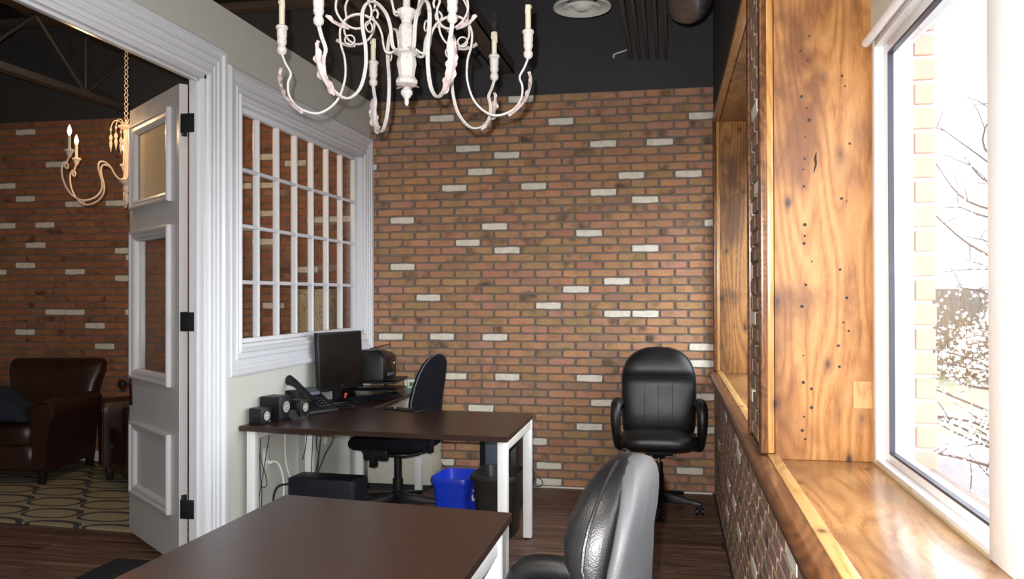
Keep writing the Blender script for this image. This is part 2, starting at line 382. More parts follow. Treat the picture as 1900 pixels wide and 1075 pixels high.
floor = st(bx(-8.3, .85, -1.9, 6.9, -.06, -.006).build('floor', M['subfloor'], smooth=False), 'dark brown vinyl plank floor of both rooms')
def plank_mesh(l, w_):
    e = .0025; b = MB()
    b.rings([[(-l/2, -w_/2, -.006), (l/2, -w_/2, -.006), (l/2, w_/2, -.006), (-l/2, w_/2, -.006)],
             [(-l/2, -w_/2, -.002), (l/2, -w_/2, -.002), (l/2, w_/2, -.002), (-l/2, w_/2, -.002)],
             [(-l/2+e, -w_/2+e, 0), (l/2-e, -w_/2+e, 0), (l/2-e, w_/2-e, 0), (-l/2+e, w_/2-e, 0)]])
    o = b.build('plank', M['plank'], smooth=False); me = o.data; bpy.data.objects.remove(o); return me
PL, PW = 1.22, .152
pm = plank_mesh(PL-.002, PW-.002)
row = 0; y = 1.45
while y < 6.6:
    x = -6.9+((row*.43) % 1.0)*PL
    while x < .30:
        x0, x1 = x, x+PL
        inside_office = (x0+x1)/2 > XL2
        if not (y > 6.25 and inside_office):
            if x1 > .30: x1 = .30
            if x1-x0 > .05:
                o = bpy.data.objects.new('plank', pm); C.objects.link(o); o.parent = floor
                o.location = ((x0+x1)/2, y+PW/2, 0); o.scale.x = (x1-x0)/PL
        x += PL
    y += PW; row += 1
b = MB(); 
yy = 1.45-PW
while yy > -1.8:
    xx = -8+rnd.random()*1.2
    while xx < .3:
        b.box(xx, min(.3, xx+PL-.003), yy, yy+PW-.003, -.006, 0); xx += PL
    yy -= PW
o = b.build('plank_rows_behind', M['plank'], floor, smooth=False); o['kind'] = 'stuff'

ceiling = st(bx(-8.3, .85, -1.9, 6.9, ZC+.04, ZC+.1).build('ceiling', M['deck'], smooth=False), 'charcoal painted corrugated deck high above both rooms')
b = MB(); yy = -1.8
while yy < 6.8:
    b.box(-8.2, .8, yy, yy+.09, ZC, ZC+.04); yy += .18
b.build('deck_rib', M['deck'], ceiling, smooth=False)['kind'] = 'stuff'

# bricks ---------------------------------------------------------------
BL, BH, BD = .1905, .0485, .013
def brick_mesh(k):
    r = random.Random(100+k); L2, H2 = BL/2, BH/2
    base = [(-L2, -H2+.006), (-L2+.006, -H2), (-L2*.35, -H2), (L2*.35, -H2), (L2-.006, -H2), (L2, -H2+.006),
            (L2, H2-.006), (L2-.006, H2), (L2*.35, H2), (-L2*.35, H2), (-L2+.006, H2), (-L2, H2-.006)]
    j = [(x+r.uniform(-.0022, .0022), z+r.uniform(-.0024, .0024)) for x, z in base]
    rr = [[(x, 0, z) for x, z in j], [(x, -BD*.72, z) for x, z in j], [(x*.972, -BD, z*.90) for x, z in j]]
    o = MB().rings(rr).build('brick', M['brick'], smooth=False); me = o.data; bpy.data.objects.remove(o); return me
BM = [brick_mesh(k) for k in range(9)]
def recolour(mat):
    out = []
    for me in BM:
        c = me.copy(); c.materials[0] = mat; out.append(c)
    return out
BMW = recolour(M['cream']); BM2 = recolour(M['brick_dim']); BM3 = recolour(M['brick_sheen'])

def brick_wall(parent, origin, ang, u0, u1, v0, v1, pitch, course, joint, top, whites, reds, keep=None, holes=(), white_px=None, rand_white=0, wfun=None, seed=1):
    """bricks as parts of parent; u runs along the wall, v is height. The 300 that show largest are single parts, the rest one joined part."""
    r = random.Random(seed); ca, sa = math.cos(ang), math.sin(ang); items = []
    k = 0; v = top
    while v-course/2 > v0-.01:
        off = joint+(pitch*.47 if k % 2 else 0); n0 = int(math.floor((u0-off)/pitch))-1; n1 = int(math.ceil((u1-off)/pitch))+1
        for n in range(n0, n1):
            a = off+n*pitch+(pitch-BL)/2; c = a+BL+r.uniform(-.003, .003); a2 = max(a, u0+.002); c2 = min(c, u1-.002)
            if c2-a2 < .018: continue
            segs = [(a2, c2)]
            zc = v-course/2
            if zc > v1: continue
            for (h0, h1, g0, g1) in holes:
                if g0 < zc < g1:
                    ns = []
                    for s0, s1 in segs:
                        if s1 <= h0 or s0 >= h1: ns.append((s0, s1)); continue
                        if s0 < h0-.02: ns.append((s0, h0-.002))
                        if s1 > h1+.02: ns.append((h1+.002, s1))
                    segs = ns
            for s0, s1 in segs: items.append([(s0+s1)/2, zc+r.uniform(-.001, .001), (s1-s0)/BL, False, r.randrange(9)])
        v -= course; k += 1
    def world(u, z, d=0): return Vector((origin[0]+u*ca+d*sa, origin[1]+u*sa-d*ca, z))
    for (px, py) in (white_px or []):
        best = min(items, key=lambda it: (proj(world(it[0], it[1]))[0]-px)**2+9*(proj(world(it[0], it[1]))[1]-py)**2)
        best[3] = True
    for it in items:
        if rand_white and r.random() < rand_white: it[3] = True
    def score(it):
        c = proj(world(it[0], it[1])); 
        if not (-20 < c[0] < 1920 and -20 < c[1] < 1090): return -1
        if keep and not keep(c): return -.5
        a = proj(world(it[0]-.09*it[2], it[1])); bb = proj(world(it[0]+.09*it[2], it[1])); t = proj(world(it[0], it[1]+.024)); q = proj(world(it[0], it[1]-.024))
        return abs(a[0]-bb[0])*abs(t[1]-q[1])+.001*it[3]
    items.sort(key=score, reverse=True)
    rest = {0: MB(), 1: MB()}
    for i, it in enumerate(items):
        me = (whites if it[3] else reds)[it[4]]; p = world(it[0], it[1])
        if i < 300 and score(it) > 0:
            o = bpy.data.objects.new('brick', me); C.objects.link(o); o.parent = parent
            o.location = p-parent.location; o.rotation_euler = (0, 0, ang); o.scale = (it[2], 1, 1)
        else:
            mt = Matrix.Translation(p-parent.location) @ Matrix.Rotation(ang, 4, 'Z') @ Matrix.Diagonal((it[2], 1, 1, 1))
            rb = rest[1 if it[3] else 0]
            rb.add([mt @ q.co for q in me.vertices], [tuple(f.vertices) for f in me.polygons])
    if rest[0].v or rest[1].v:
        b_ = rest[0]; b_.mat(1); b_.add(rest[1].v, rest[1].f)
        o = b_.build('brick_courses', [reds[0].materials[0], whites[0].materials[0]], parent, smooth=False); o['kind'] = 'stuff'

wb = st(bx(XL2+.01, XR+.55, YB, YB+.1, 0, ZT-.005).build('wall_back', M['mortar'], smooth=False), 'brick back wall of the office')
W_BACK = [(963,183),(695,195),(818,218),(1045,223),(1303,216),(1118,267),(1223,265),(865,274),(943,287),(893,319),(1171,327),(1277,325),(995,346),(845,350),(1118,358),(1201,372),
 (748,410),(915,423),(1100,436),(865,454),(944,468),(1205,467),(748,498),(1151,530),(1065,545),(795,557),(1014,575),(1149,592),(1201,592),(720,629),(813,632),(911,633),(1277,641),
 (1298,673),(962,696),(1069,699),(848,706),(912,754),(1140,745),(1112,792),(1012,820),(841,854),(1042,865),(1255,875),(1312,800),(1305,737),(1007,892),(692,310),(1320,420),(780,711)]
brick_wall(wb, (0, YB), 0, XL, XR, 0, ZT, .208, .0605, -.598, 2.975, BMW, BM, keep=lambda c: c[0] > 690 and not (1150 < c[0] < 1290 and 670 < c[1] < 840), white_px=W_BACK, seed=3)
# charcoal wall above the bricks
st(bx(XL2+.01, XR+.55, YB-.006, YB+.1, ZT-.005, ZC+.04).build('wall_back_upper', M['darkwall'], smooth=False), 'charcoal painted wall above the office bricks')
wl = st(bx(-8.3, XL2+.01, YB2, YB2+.1, 0, 3.02).build('wall_lounge_back', M['mortar'], smooth=False), 'brick back wall of the lounge behind the partition')
W_L = [(67,248),(113,309),(5,350),(64,373),(133,373),(223,380),(97,423),(3,423),(222,460),(78,460),(41,487),(133,500),(3,500),(147,576),(96,577),(237,577),(168,604),(40,613),(183,642),
 (452,345),(499,345),(499,400),(598,411),(485,293),(486,457),(580,498),(525,567),(431,511),(642,410),(246,485),(246,512),(455,430),(560,300)]
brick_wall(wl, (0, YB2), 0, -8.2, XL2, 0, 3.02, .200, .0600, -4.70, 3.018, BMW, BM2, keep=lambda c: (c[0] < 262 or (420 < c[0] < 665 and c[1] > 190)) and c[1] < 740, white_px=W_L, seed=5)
st(bx(-8.3, XL2+.01, YB2-.006, YB2+.1, 3.02, ZC+.04).build('wall_lounge_upper', M['darkwall'], smooth=False), 'charcoal painted wall above the lounge bricks')

# partition (wall_left) with doorway and interior window holes
DY0, DY1, DZ = 1.85, 3.91, 2.575
WY0, WY1, WZ0, WZ1 = 4.25, 6.13, 1.165, 2.53
b = MB()
b.box(XL2, XL, -1.8, DY0, 0, ZT).box(XL2, XL, DY0, DY1, DZ, ZT).box(XL2, XL, DY1, WY0, 0, ZT).box(XL2, XL, WY0, WY1, 0, WZ0).box(XL2, XL, WY0, WY1, WZ1, ZT).box(XL2, XL, WY1, YB2, 0, ZT)
st(b.build('wall_left', M['wall'], smooth=False), 'pale green partition between office and lounge')
st(bx(-8.3, -8.2, -1.8, 6.7, 0, ZC+.04).build('wall_lounge_left', M['wall'], smooth=False))
st(bx(-8.3, .85, -1.9, -1.8, 0, ZC+.04).build('wall_front', M['wall'], smooth=False))

# skirting
st(bx(XL, XL+.014, 4.075, YB-.014, 0, .10).build('baseboard_left', M['white'], bevel=.004), 'white baseboard along the partition')
st(bx(-6.9, XL2-.01, YB2-.03, YB2-.014, 0, .09).build('baseboard_lounge', M['white'], bevel=.004), 'white baseboard along the lounge bricks')
st(bx(XL+.02, XR-.02, YB-.02, YB-.014, 0, .012).build('baseboard_back', M['wcable'], smooth=False), 'thin pale seam where bricks meet the floor')

# door casing, jamb
PROF = [(0, 0), (0, .014), (.012, .020), (.020, .020), (.026, .013), (.052, .013), (.058, .017), (.064, .013), (.086, .013), (.094, .020), (.104, .020), (.110, .015), (.132, .015), (.140, .028), (.158, .030), (.166, .026), (.168, 0)]
st(mitred([(DY1, 0), (DY1, DZ), (DY0, DZ), (DY0, 0)], PROF, XL, 1).build('trim_1', M['white'], ang=25), 'white fluted casing around the lounge doorway')
b = MB().box(XL2-.004, XL+.004, DY1-.024, DY1+.006, 0, DZ).box(XL2-.004, XL+.004, DY0, DY0+.024, 0, DZ).box(XL2-.004, XL+.004, DY0, DY1, DZ-.024, DZ+.004)
b.box(XL2+.036, XL2+.052, DY1-.034, DY1-.02, 0, DZ-.02).box(XL2+.036, XL2+.052, DY0, DY1, DZ-.036, DZ-.02)
st(b.build('trim_2', M['white'], bevel=.003), 'white door jamb and stop')

# interior window
w1 = S('window_3', 'white interior window of twenty eight small panes in the partition', (XL, (WY0+WY1)/2, WZ0))
WPROF = [(0, 0), (0, .016), (.012, .024), (.022, .024), (.030, .014), (.050, .014), (.056, .020), (.064, .014), (.090, .014), (.098, .022), (.112, .022), (.118, .030), (.140, .034), (.150, .028), (.152, 0)]
mitred([(WY1, WZ0), (WY1, WZ1), (WY0, WZ1), (WY0, WZ0)], WPROF, XL, 1, closed=True).build('casing', M['white'], w1, world=True, ang=25)
b = MB().box(XL2-.004, XL+.003, WY0-.004, WY0+.02, WZ0, WZ1).box(XL2-.004, XL+.003, WY1-.02, WY1+.004, WZ0, WZ1).box(XL2-.004, XL+.003, WY0, WY1, WZ1-.02, WZ1).box(XL2-.004, XL+.003, WY0, WY1, WZ0, WZ0+.02)
b.build('jamb_lining', M['white'], w1, world=True, bevel=.002)
SX0, SX1 = -2.398, -2.362
b = MB().box(SX0, SX1, WY0+.02, WY0+.042, WZ0+.02, WZ1-.02).box(SX0, SX1, WY1-.075, WY1-.02, WZ0+.02, WZ1-.02).box(SX0, SX1, WY0+.042, WY1-.075, WZ1-.05, WZ1-.02).box(SX0, SX1, WY0+.042, WY1-.075, WZ0+.02, WZ0+.045)
b.build('sash_frame', M['white'], w1, world=True, bevel=.003)
gy0, gy1, gz0, gz1 = WY0+.042, WY1-.075, WZ0+.045, WZ1-.05
mw = .022
for i in range(1, 7):
    yc = gy0+(gy1-gy0)*i/7
    MB().box(SX0, SX1+.004, yc-mw/2, yc+mw/2, gz0, gz1).build('muntin_upright', M['white'], w1, world=True, bevel=.005, seg=1)
for j in range(1, 4):
    zc = gz0+(gz1-gz0)*j/4
    MB().box(SX0+.002, SX1+.002, gy0, gy1, zc-mw/2, zc+mw/2).build('muntin_crossbar', M['white'], w1, world=True, bevel=.005, seg=1)
for i in range(7):
    for j in range(4):
        ya, yb2 = gy0+(gy1-gy0)*i/7+.008, gy0+(gy1-gy0)*(i+1)/7-.008; za, zb = gz0+(gz1-gz0)*j/4+.008, gz0+(gz1-gz0)*(j+1)/4-.008
        bx(-2.382, -2.378, ya, yb2, za, zb).build('pane', M['glass'], w1, world=True, smooth=False)

# door leaf, hinged on the far jamb and swung into the lounge ------------

LW, LB, LH, LT = .853, .055, 2.50, .044
dl = S('door_1', 'white panelled door with two glass lites swung open into the lounge', (-2.506, 3.962, LB)); dl.rotation_euler = (0, 0, R(141))
def zf(fr): return LH*(1-fr)
PX0, PX1 = .125, .80
panels = [(zf(.24), zf(.04)), (zf(.635), zf(.29)), (zf(.905), zf(.735))]
b = MB()
b.box(0, PX0+.045, -LT, 0, 0, LH).box(PX1-.045, LW, -LT, 0, 0, LH)
zs = [0]+[v for p in reversed(panels) for v in (p[0]+.045, p[1]-.045)]+[LH]
for i in range(0, len(zs), 2): b.box(PX0+.045, PX1-.045, -LT, 0, zs[i], zs[i+1])
b.build('leaf', M['doorpaint'], dl, smooth=False)
for i, (z0, z1) in enumerate(panels):
    pr = [(0, -.004), (0, .018), (.006, .024), (.016, .024), (.024, .014), (.040, .012), (.052, .004), (.060, -.010), (.060, -.012), (0, -.012)]
    for side in (1, -1):
        path = [(PX0, z0), (PX1, z0), (PX1, z1), (PX0, z1)]; rs = []
        for k, (cx_, cz_) in enumerate(path):
            sx = 1 if cx_ == PX0 else -1; sz = 1 if cz_ == z0 else -1
            rs.append([(cx_+sx*o_, (h_ if side > 0 else -LT-h_), cz_+sz*o_) for o_, h_ in pr])
        MB().rings(rs, False, True).build('panel_moulding', M['doorpaint'], dl, ang=25)
    if i == 0: bx(PX0+.04, PX1-.04, -LT/2-.003, -LT/2+.003, z0+.04, z1-.04).build('glass_pane', M['frosted'], dl, smooth=False)['label'] = 'frosted amber glass pane'
    elif i == 1: bx(PX0+.04, PX1-.04, -LT/2-.003, -LT/2+.003, z0+.04, z1-.04).build('glass_pane', M['glass'], dl, smooth=False)['label'] = 'clear glass pane'
    else: bx(PX0+.04, PX1-.04, -LT/2-.012, -LT/2+.012, z0+.04, z1-.04).build('flat_panel', M['doorpaint'], dl, smooth=False)
kz = .85
bx(LW-.058, LW-.012, 0, .005, kz-.10, kz+.09).build('escutcheon', M['metal'], dl, bevel=.003)
for sd in (0, -LT):
    q = 1 if sd == 0 else -1; mt = Matrix.Translation((LW-.035, sd, kz+.03)) @ Matrix.Rotation(-q*PI/2, 4, 'X')
    kb = MB(); kb.lathe([(.019, 0), (.019, .006), (.009, .008), (.009, .030), (.020, .038), (.029, .050), (.029, .062), (.018, .072), (.002, .075)], 16)
    kb.v = [tuple(mt @ Vector(p)) for p in kb.v]; kb.build('knob', M['metal'], dl)
for hz in (2.33, 1.32, .37):
    z = hz-LB; h = MB()
    h.box(-.003, 0, -LT+.004, -.010, z-.048, z+.048)
    hg = h.build('hinge', M['iron'], dl, bevel=.001)
    MB().cyl((-.008, -LT-.006, z-.05), (-.008, -LT-.006, z+.05), .007, 10).build('hinge_pin', M['iron'], hg)
    hj = bx(-2.448, -2.372, 3.880, 3.884, hz-.048, hz+.048).build('hinge_leaf', M['iron'], bevel=.001); st(hj, 'black hinge plate screwed to the door jamb'); hj.name = 'trim_3'
# ------------------------------------------------------------------ right wall with its deep pine lined windows
SZ = .90; HZ = 2.70; XG = .664; XO = .86
PA, PB = 3.0, 3.49          # brick pier between the windows
N0 = .25                    # near end of the near window
wr = st(MB().box(XR+.012, XO, -1.8, YB, 0, SZ-.03).box(XR+.012, XO, -1.8, YB, HZ+.03, 3.99).box(XR+.012, XO, PA+.03, PB-.03, SZ-.03, HZ+.03)
   .box(XR+.012, XO, 6.23, YB, SZ-.03, HZ+.03).box(XR+.012, XO, -1.8, N0, SZ-.03, HZ+.03).build('wall_right', M['mortar'], smooth=False), 'low brick wall and pier under and between the pine windows')
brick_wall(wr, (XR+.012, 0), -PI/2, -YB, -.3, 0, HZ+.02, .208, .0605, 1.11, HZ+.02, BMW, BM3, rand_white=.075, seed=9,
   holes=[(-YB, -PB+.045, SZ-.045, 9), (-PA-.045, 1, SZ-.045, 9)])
st(bx(XR-.002, XR+.02, -1.8, YB-.006, HZ+.03, 3.99).build('wall_right_upper', M['darkwall'], smooth=False), 'charcoal painted wall above the windows')
# rounded rail along the foot of both windows
def rail_prof():
    pts = []
    for k in range(9):
        a = PI/2+PI*k/8; pts.append((.292+.028*math.cos(a)*.95, .872+.028*math.sin(a)))
    return pts
pp = rail_prof()+[(.322, .844), (.322, .900)]
st(MB().rings([[(x, y, z) for x, z in pp] for y in (-1.79, 1.93, 2.0, YB-.018)]).build('trim_4', M['nosing']), 'dark stained rounded pine rail capping the low brick wall')
st(MB().rings([[(x, y, z) for x, z in ((.322, .905), (.360, .905), (.360, .86), (.322, .86))] for y in (N0, PA+.045)]).build('trim_5', M['strip'], bevel=.004), 'honey coloured pine edging strip by the near sill')
st(MB().rings([[(x, y, z) for x, z in ((.322, .905), (.360, .905), (.360, .86), (.322, .86))] for y in (PB-.045, YB-.018)]).build('trim_6', M['strip'], bevel=.004), 'honey coloured pine edging strip by the far sill')
st(bx(XR-.006, .36, PA+.046, PB-.046, .862, .903).build('trim_7', M['nosing'], bevel=.004), 'stained pine cap at the foot of the brick pier')

def deep_window(name, label, y0, y1, post_far, jambm, dark=False):
    g = S(name, label, (XG, (y0+y1)/2, SZ))
    # boards
    bx(.362, XG+.01, y0, y1+.02, SZ-.035, SZ-.012).build('sill_board', M['sill'], g, world=True, bevel=.003)
    bx(.349, XG+.01, y1, y1+.024, SZ-.012, HZ).build('jamb_board', M[jambm], g, world=True, bevel=.002)
    bx(.349, XG+.01, y0-.024, y0, SZ-.012, HZ).build('jamb_board', M[jambm], g, world=True, bevel=.002)
    bx(.349, XG+.01, y0-.024, y1+.024, HZ, HZ+.024).build('head_board', M['strip'] if not dark else M['sill'], g, world=True, bevel=.002)
    # rounded posts framing the opening on the room side
    for yy in ((y1-.003, y1+.042), (y0-.042, y0+.003)):
        bx(.323, .347, yy[0], yy[1], SZ+.006, HZ+.042).build('corner_post', M['stripz'], g, world=True, bevel=.005, seg=3)
        bx(XR-.010, .324, yy[0]-.001, yy[1], SZ+.003, HZ+.042).build('post_backing', M['nosing'], g, world=True, bevel=.006, seg=3)
    bx(XR-.008, .347, y0-.042, y1+.042, HZ-.003, HZ+.042).build('head_post', M['stripz'], g, world=True, bevel=.009, seg=3)
    return g
g1 = deep_window('window_1', 'near window deep set in reclaimed honey pine boards', N0, PA, 3.0, 'pine')
g2 = deep_window('window_2', 'far window recess lined with dark reclaimed pine', PB, 6.225, 6.2, 'pine2', True)
bx(.602, .6635, PA-.003, PA+.001, 1.068, 1.158).build('repair_patch', M['stripz'], g1, world=True)['label'] = 'small square pale repair patch'
rr = random.Random(4)
nails = MB()
for k in range(34):
    xx = rr.choice((.455, .575))+rr.uniform(-.02, .02); zz = .95+k*.042+rr.uniform(-.02, .02); r_ = rr.uniform(.0025, .0062)
    nails.cyl((xx, PA-.0012, zz), (xx, PA+.001, zz), r_, 7)
nails.build('nail_holes', M['blackmatt'], g1, world=True)['kind'] = 'stuff'
MB().tube([(.487, PA-.0008, 1.935), (.484, PA-.0008, 1.915), (.486, PA-.0008, 1.895), (.479, PA-.0008, 1.868)], [.001, .004, .003, .0015], 6).build('split_knot', M['blackmatt'], g1, world=True)
# vinyl frames
FT = 2.30
def vinyl(g, y0, y1, mull):
    b = MB()
    b.box(XG, XG+.12, y0, y0+.045, SZ-.015, FT).box(XG, XG+.12, y1-.045, y1, SZ-.015, FT).box(XG, XG+.12, y0+.045, y1-.045, FT-.03, FT).box(XG, XG+.12, y0+.045, y1-.045, SZ-.015, SZ+.008)
    b.build('frame', M['vinyl'], g, world=True, bevel=.003)
    bx(XG-.002, XG+.02, y0, y1, SZ-.016, SZ-.004).build('shaded_strip', M['tan'], g, world=True)  # tan strip paints the shade along the foot of the white frame
    ys = [y0+.045]+[v for mm in mull for v in (mm[0], mm[1])]+[y1-.045]
    for a, c in mull: bx(XG-.004, XG+.12, a, c, SZ-.015, FT-.03).build('mullion', M['vinyl'], g, world=True, bevel=.008, seg=3)
    for i in range(0, len(ys), 2):
        a, c = ys[i], ys[i+1]; s0, s1 = XG+.028, XG+.075; b = MB(); k = .050
        b.box(s0, s1, a, a+k, SZ+.008, FT-.03).box(s0, s1, c-k, c, SZ+.008, FT-.03).box(s0, s1, a+k, c-k, SZ+.008, SZ+.034).box(s0, s1, a+k, c-k, FT-.062, FT-.03)
        b.build('sash', M['vinyl'], g, world=True, bevel=.003)
        b = MB(); z0, z1 = SZ+.034, FT-.062; t = .0075; gx0, gx1 = s0+.001, s0+.018
        b.box(gx0, gx1, a+k, a+k+t, z0, z1).box(gx0, gx1, c-k-t, c-k, z0, z1).box(gx0, gx1, a+k+t, c-k-t, z0, z0+t).box(gx0, gx1, a+k+t, c-k-t, z1-t, z1)
        b.build('gasket', M['gasket'], g, world=True, smooth=False)
        bx(s0+.022, s0+.028, a+k-.004, c-k+.004, z0-.004, z1+.004).build('glass_pane', M['glass'], g, world=True, smooth=False)
vinyl(g1, N0, PA, [(1.80, 1.945)])
vinyl(g2, PB, 6.225, [(4.80, 4.90)])
for g, y0, y1 in ((g1, N0, PA), (g2, PB, 6.225)):
    bx(XG, XG+.12, y0, y1, FT, HZ).build('header_panel', M['wall'], g, world=True, smooth=False)
    MB().cyl((XG-.018, y0+.01, FT-.005), (XG-.018, y1-.01, FT-.005), .014, 12).build('blind_tube', M['vinyl'], g, world=True)
# exterior brick reveal beyond the near window
exr = S('wall_outside', 'pale sunlit exterior brick reveal beyond the glass', (1.0, 3.1, 1.4))
bx(.80, .858, PA+.02, PB-.02, -.3, 3.9).build('mortar_bed', M['paper'], exr, world=True, smooth=False)
for k in range(38):
    z = .2+k*.082; q = .012 if k % 2 else 0
    bx(.79+q, .868-q*.3, PA+.006, PA+.02, z, z+.070).build('brick', M['exbrick'], exr, world=True, bevel=.003, seg=1)
# bead chain of the far blind
bc = T('blind_chain', 'fine brass bead chain hanging in the far window recess', 'blind chain', (.52, 6.17, 1.0))
b = MB()
for k in range(0, 118): b.ball((.62, 6.185, .98+k*.0145), .0042, 5, 4)
b.build('chain', M['chain'], bc, world=True)
# ------------------------------------------------------------------ furniture
def se(n, w_, t, p=2.6, cx=0, cy=0):
    """superellipse ring points (x, y)"""
    out = []
    for j in range(n):
        a = 2*PI*j/n; c, s_ = math.cos(a), math.sin(a)
        out.append((cx+w_*math.copysign(abs(c)**(2/p), c), cy+t*math.copysign(abs(s_)**(2/p), s_)))
    return out
def loft_z(prof, n=28, p=2.6):
    """prof rows: z, half width, half thickness, y centre"""
    return MB().rings([[(x, y, z) for x, y in se(n, w_, t, p, 0, cy)] for z, w_, t, cy in prof])
def caster(t, x, y):
    c = MB().cyl((x-.026, y, .026), (x-.008, y, .026), .026, 14).cyl((x+.008, y, .026), (x+.026, y, .026), .026, 14).cyl((x, y, .02), (x, y, .075), .009, 8).box(x-.014, x+.014, y-.022, y+.022, .035, .052)
    return c.build('caster', M['black'], t, bevel=.003, seg=1)
def star_base(t, rot, rad=.29, mat='black'):
    for k in range(5):
        a = rot+2*PI*k/5; d = Vector((math.cos(a), math.sin(a), 0)); n = Vector((-d.y, d.x, 0)); rs = []
        for s_, w_, z0, z1 in ((.02, .034, .07, .135), (.12, .028, .068, .118), (.22, .022, .066, .098), (rad, .018, .064, .084)):
            c = d*s_
            rs.append([c+n*w_+_z*z0, c-n*w_+_z*z0, c-n*w_*.75+_z*z1, c+n*w_*.75+_z*z1])
        MB().rings(rs).build('base_leg', M[mat], t, bevel=.005)
        caster(t, d.x*(rad-.015), d.y*(rad-.015))
    MB().lathe([(.035, .06), (.042, .07), (.042, .14), (.032, .15)], 20).build('base_hub', M[mat], t)

def exec_chair(name, label, rot_base=.3):
    t = T(name, label, 'chair')
    back = [(.47, .20, .045, .205), (.50, .235, .058, .195), (.56, .246, .066, .188), (.64, .250, .068, .186), (.74, .252, .060, .196), (.82, .252, .054, .206), (.875, .250, .050, .212),
            (.90, .247, .062, .204), (.94, .238, .068, .206), (.98, .222, .066, .213), (1.015, .198, .060, .222), (1.045, .165, .050, .230), (1.068, .122, .038, .236), (1.082, .075, .024, .240), (1.089, .02, .008, .242)]
    loft_z(back, 32, 3.8).build('backrest', M['leather'], t, ang=60)
    # the hard shell behind the cushion
    sh_ = [(z-.004, w_+.004, .020, cy+tt*.95) for z, w_, tt, cy in back[:-1]]+[(1.086, .03, .008, .252)]
    shl = loft_z(sh_, 32, 4.5).build('back_shell', M['shell'], t, ang=60)
    def surf(x, z):
        for a, b_ in zip(back, back[1:]):
            if a[0] <= z <= b_[0]:
                f = (z-a[0])/(b_[0]-a[0]); w_, tt, cy = [a[i]+(b_[i]-a[i])*f for i in (1, 2, 3)]
                return cy-tt*max(0, 1-abs(x/w_)**3.8)**(1/3.8)
        return .2
    def seam(pts, r=.0016): MB().tube(pts, r, 5).build('seam', M['blackmatt'], t)
    for x in (-.095, 0, .095): seam([(x, surf(x, z)-.0004, z) for z in [.52+.36*i/14 for i in range(15)]])
    seam([(x, surf(x, .885)-.0004, .885) for x in [-.23+.46*i/20 for i in range(21)]])
    # piping round the edge of the cushion
    MB().tube([(sg*(w_-.0+.001), cy-.004, z) for sg in (1,) for z, w_, tt, cy in back[1:-1]]+[(-(w_+.001), cy-.004, z) for z, w_, tt, cy in reversed(back[1:-1])], .004, 6).build('piping', M['leather'], t)
    # seat, lofted front to back
    rs = []
    for y, w_, z, th in ((-.275, .13, .490, .025), (-.262, .20, .490, .042), (-.23, .235, .492, .052), (-.17, .250, .494, .056), (-.05, .256, .490, .052), (.08, .252, .486, .050), (.17, .240, .486, .046), (.21, .20, .486, .03)):
        rs.append([(x, y, z+zz) for x, zz in se(28, w_, th, 3.0)])
    MB().rings(rs).build('seat', M['leather'], t, ang=60)
    MB().prism([(x, y) for x, y in se(20, .225, .225, 3.2)], .432, .45).build('seat_pan', M['black'], t, bevel=.006)
    for sg in (1, -1):
        pts = spline([(sg*.240, .02, .432), (sg*.268, -.05, .445), (sg*.278, -.095, .52), (sg*.282, -.11, .62), (sg*.280, -.085, .700), (sg*.276, -.02, .722), (sg*.270, .08, .716), (sg*.262, .16, .695), (sg*.245, .20, .66)], 4)
        n_ = len(pts); rad = [.026+.011*math.sin(PI*min(1, max(0, (i-n_*.2)/(n_*.7)))) for i in range(n_)]
        MB().tube(pts, rad, 12).build('armrest', M['leather'], t, ang=70)
    MB().box(-.09, .09, -.10, .10, .392, .434).cyl((0, 0, .36), (0, 0, .395), .04, 18, .06).build('tilt_mechanism', M['black'], t, bevel=.006)
    MB().cyl((0, 0, .14), (0, 0, .255), .033, 18).cyl((0, 0, .255), (0, 0, .33), .027, 18).build('column_cover', M['black'], t)
    MB().cyl((0, 0, .33), (0, 0, .37), .013, 14).build('gas_lift', M['silver'], t)
    MB().tube([(-.05, -.03, .41), (-.16, -.05, .405), (-.20, -.05, .41)], .006, 8).cyl((-.19, -.05, .409), (-.235, -.05, .42), .014, 10).build('lever', M['black'], t)
    star_base(t, rot_base)
    return t
ex = exec_chair('executive_chair', 'black leather executive chair with padded arms facing out by the back brick wall', -.28)
ex.location = (-.085, 5.74, 0); ex.rotation_euler.z = R(1)
dup(ex, (-.345, 1.95, 0), R(-97), 'black leather executive chair cropped at the bottom edge beside the near desk')

# task chair with high fabric back
tk = T('task_chair', 'black fabric swivel chair pulled up behind the far desk', 'chair')
bk = [(.60, .12, .022, .205), (.63, .185, .034, .20), (.70, .215, .040, .19), (.78, .222, .040, .195), (.88, .215, .038, .215), (.96, .195, .035, .235), (1.02, .160, .031, .252), (1.055, .115, .025, .262), (1.075, .06, .014, .268), (1.08, .02, .005, .27)]
loft_z(bk, 30, 2.4).build('backrest', M['fabric'], tk, ang=60)
MB().tube([(w_, cy+.006, z) for z, w_, tt, cy in bk[:-1]]+[(-w_, cy+.006, z) for z, w_, tt, cy in reversed(bk[:-1])], .0045, 6).build('piping', M['piping'], tk)
rs = []
for y, w_, z, th in ((-.27, .10, .475, .03), (-.255, .17, .475, .045), (-.21, .215, .48, .054), (-.08, .235, .485, .058), (.08, .235, .48, .058), (.18, .215, .48, .05), (.22, .17, .48, .03)):
    rs.append([(x, y, z+zz) for x, zz in se(26, w_, th, 2.8)])
MB().rings(rs).build('seat', M['fabric'], tk, ang=60)
MB().prism([(x, y) for x, y in se(20, .20, .20, 3.2)], .415, .435).build('seat_pan', M['black'], tk, bevel=.006)
MB().box(-.03, .03, .05, .225, .425, .44).box(-.03, .03, .215, .235, .415, .70).build('back_bracket', M['black'], tk, bevel=.006)
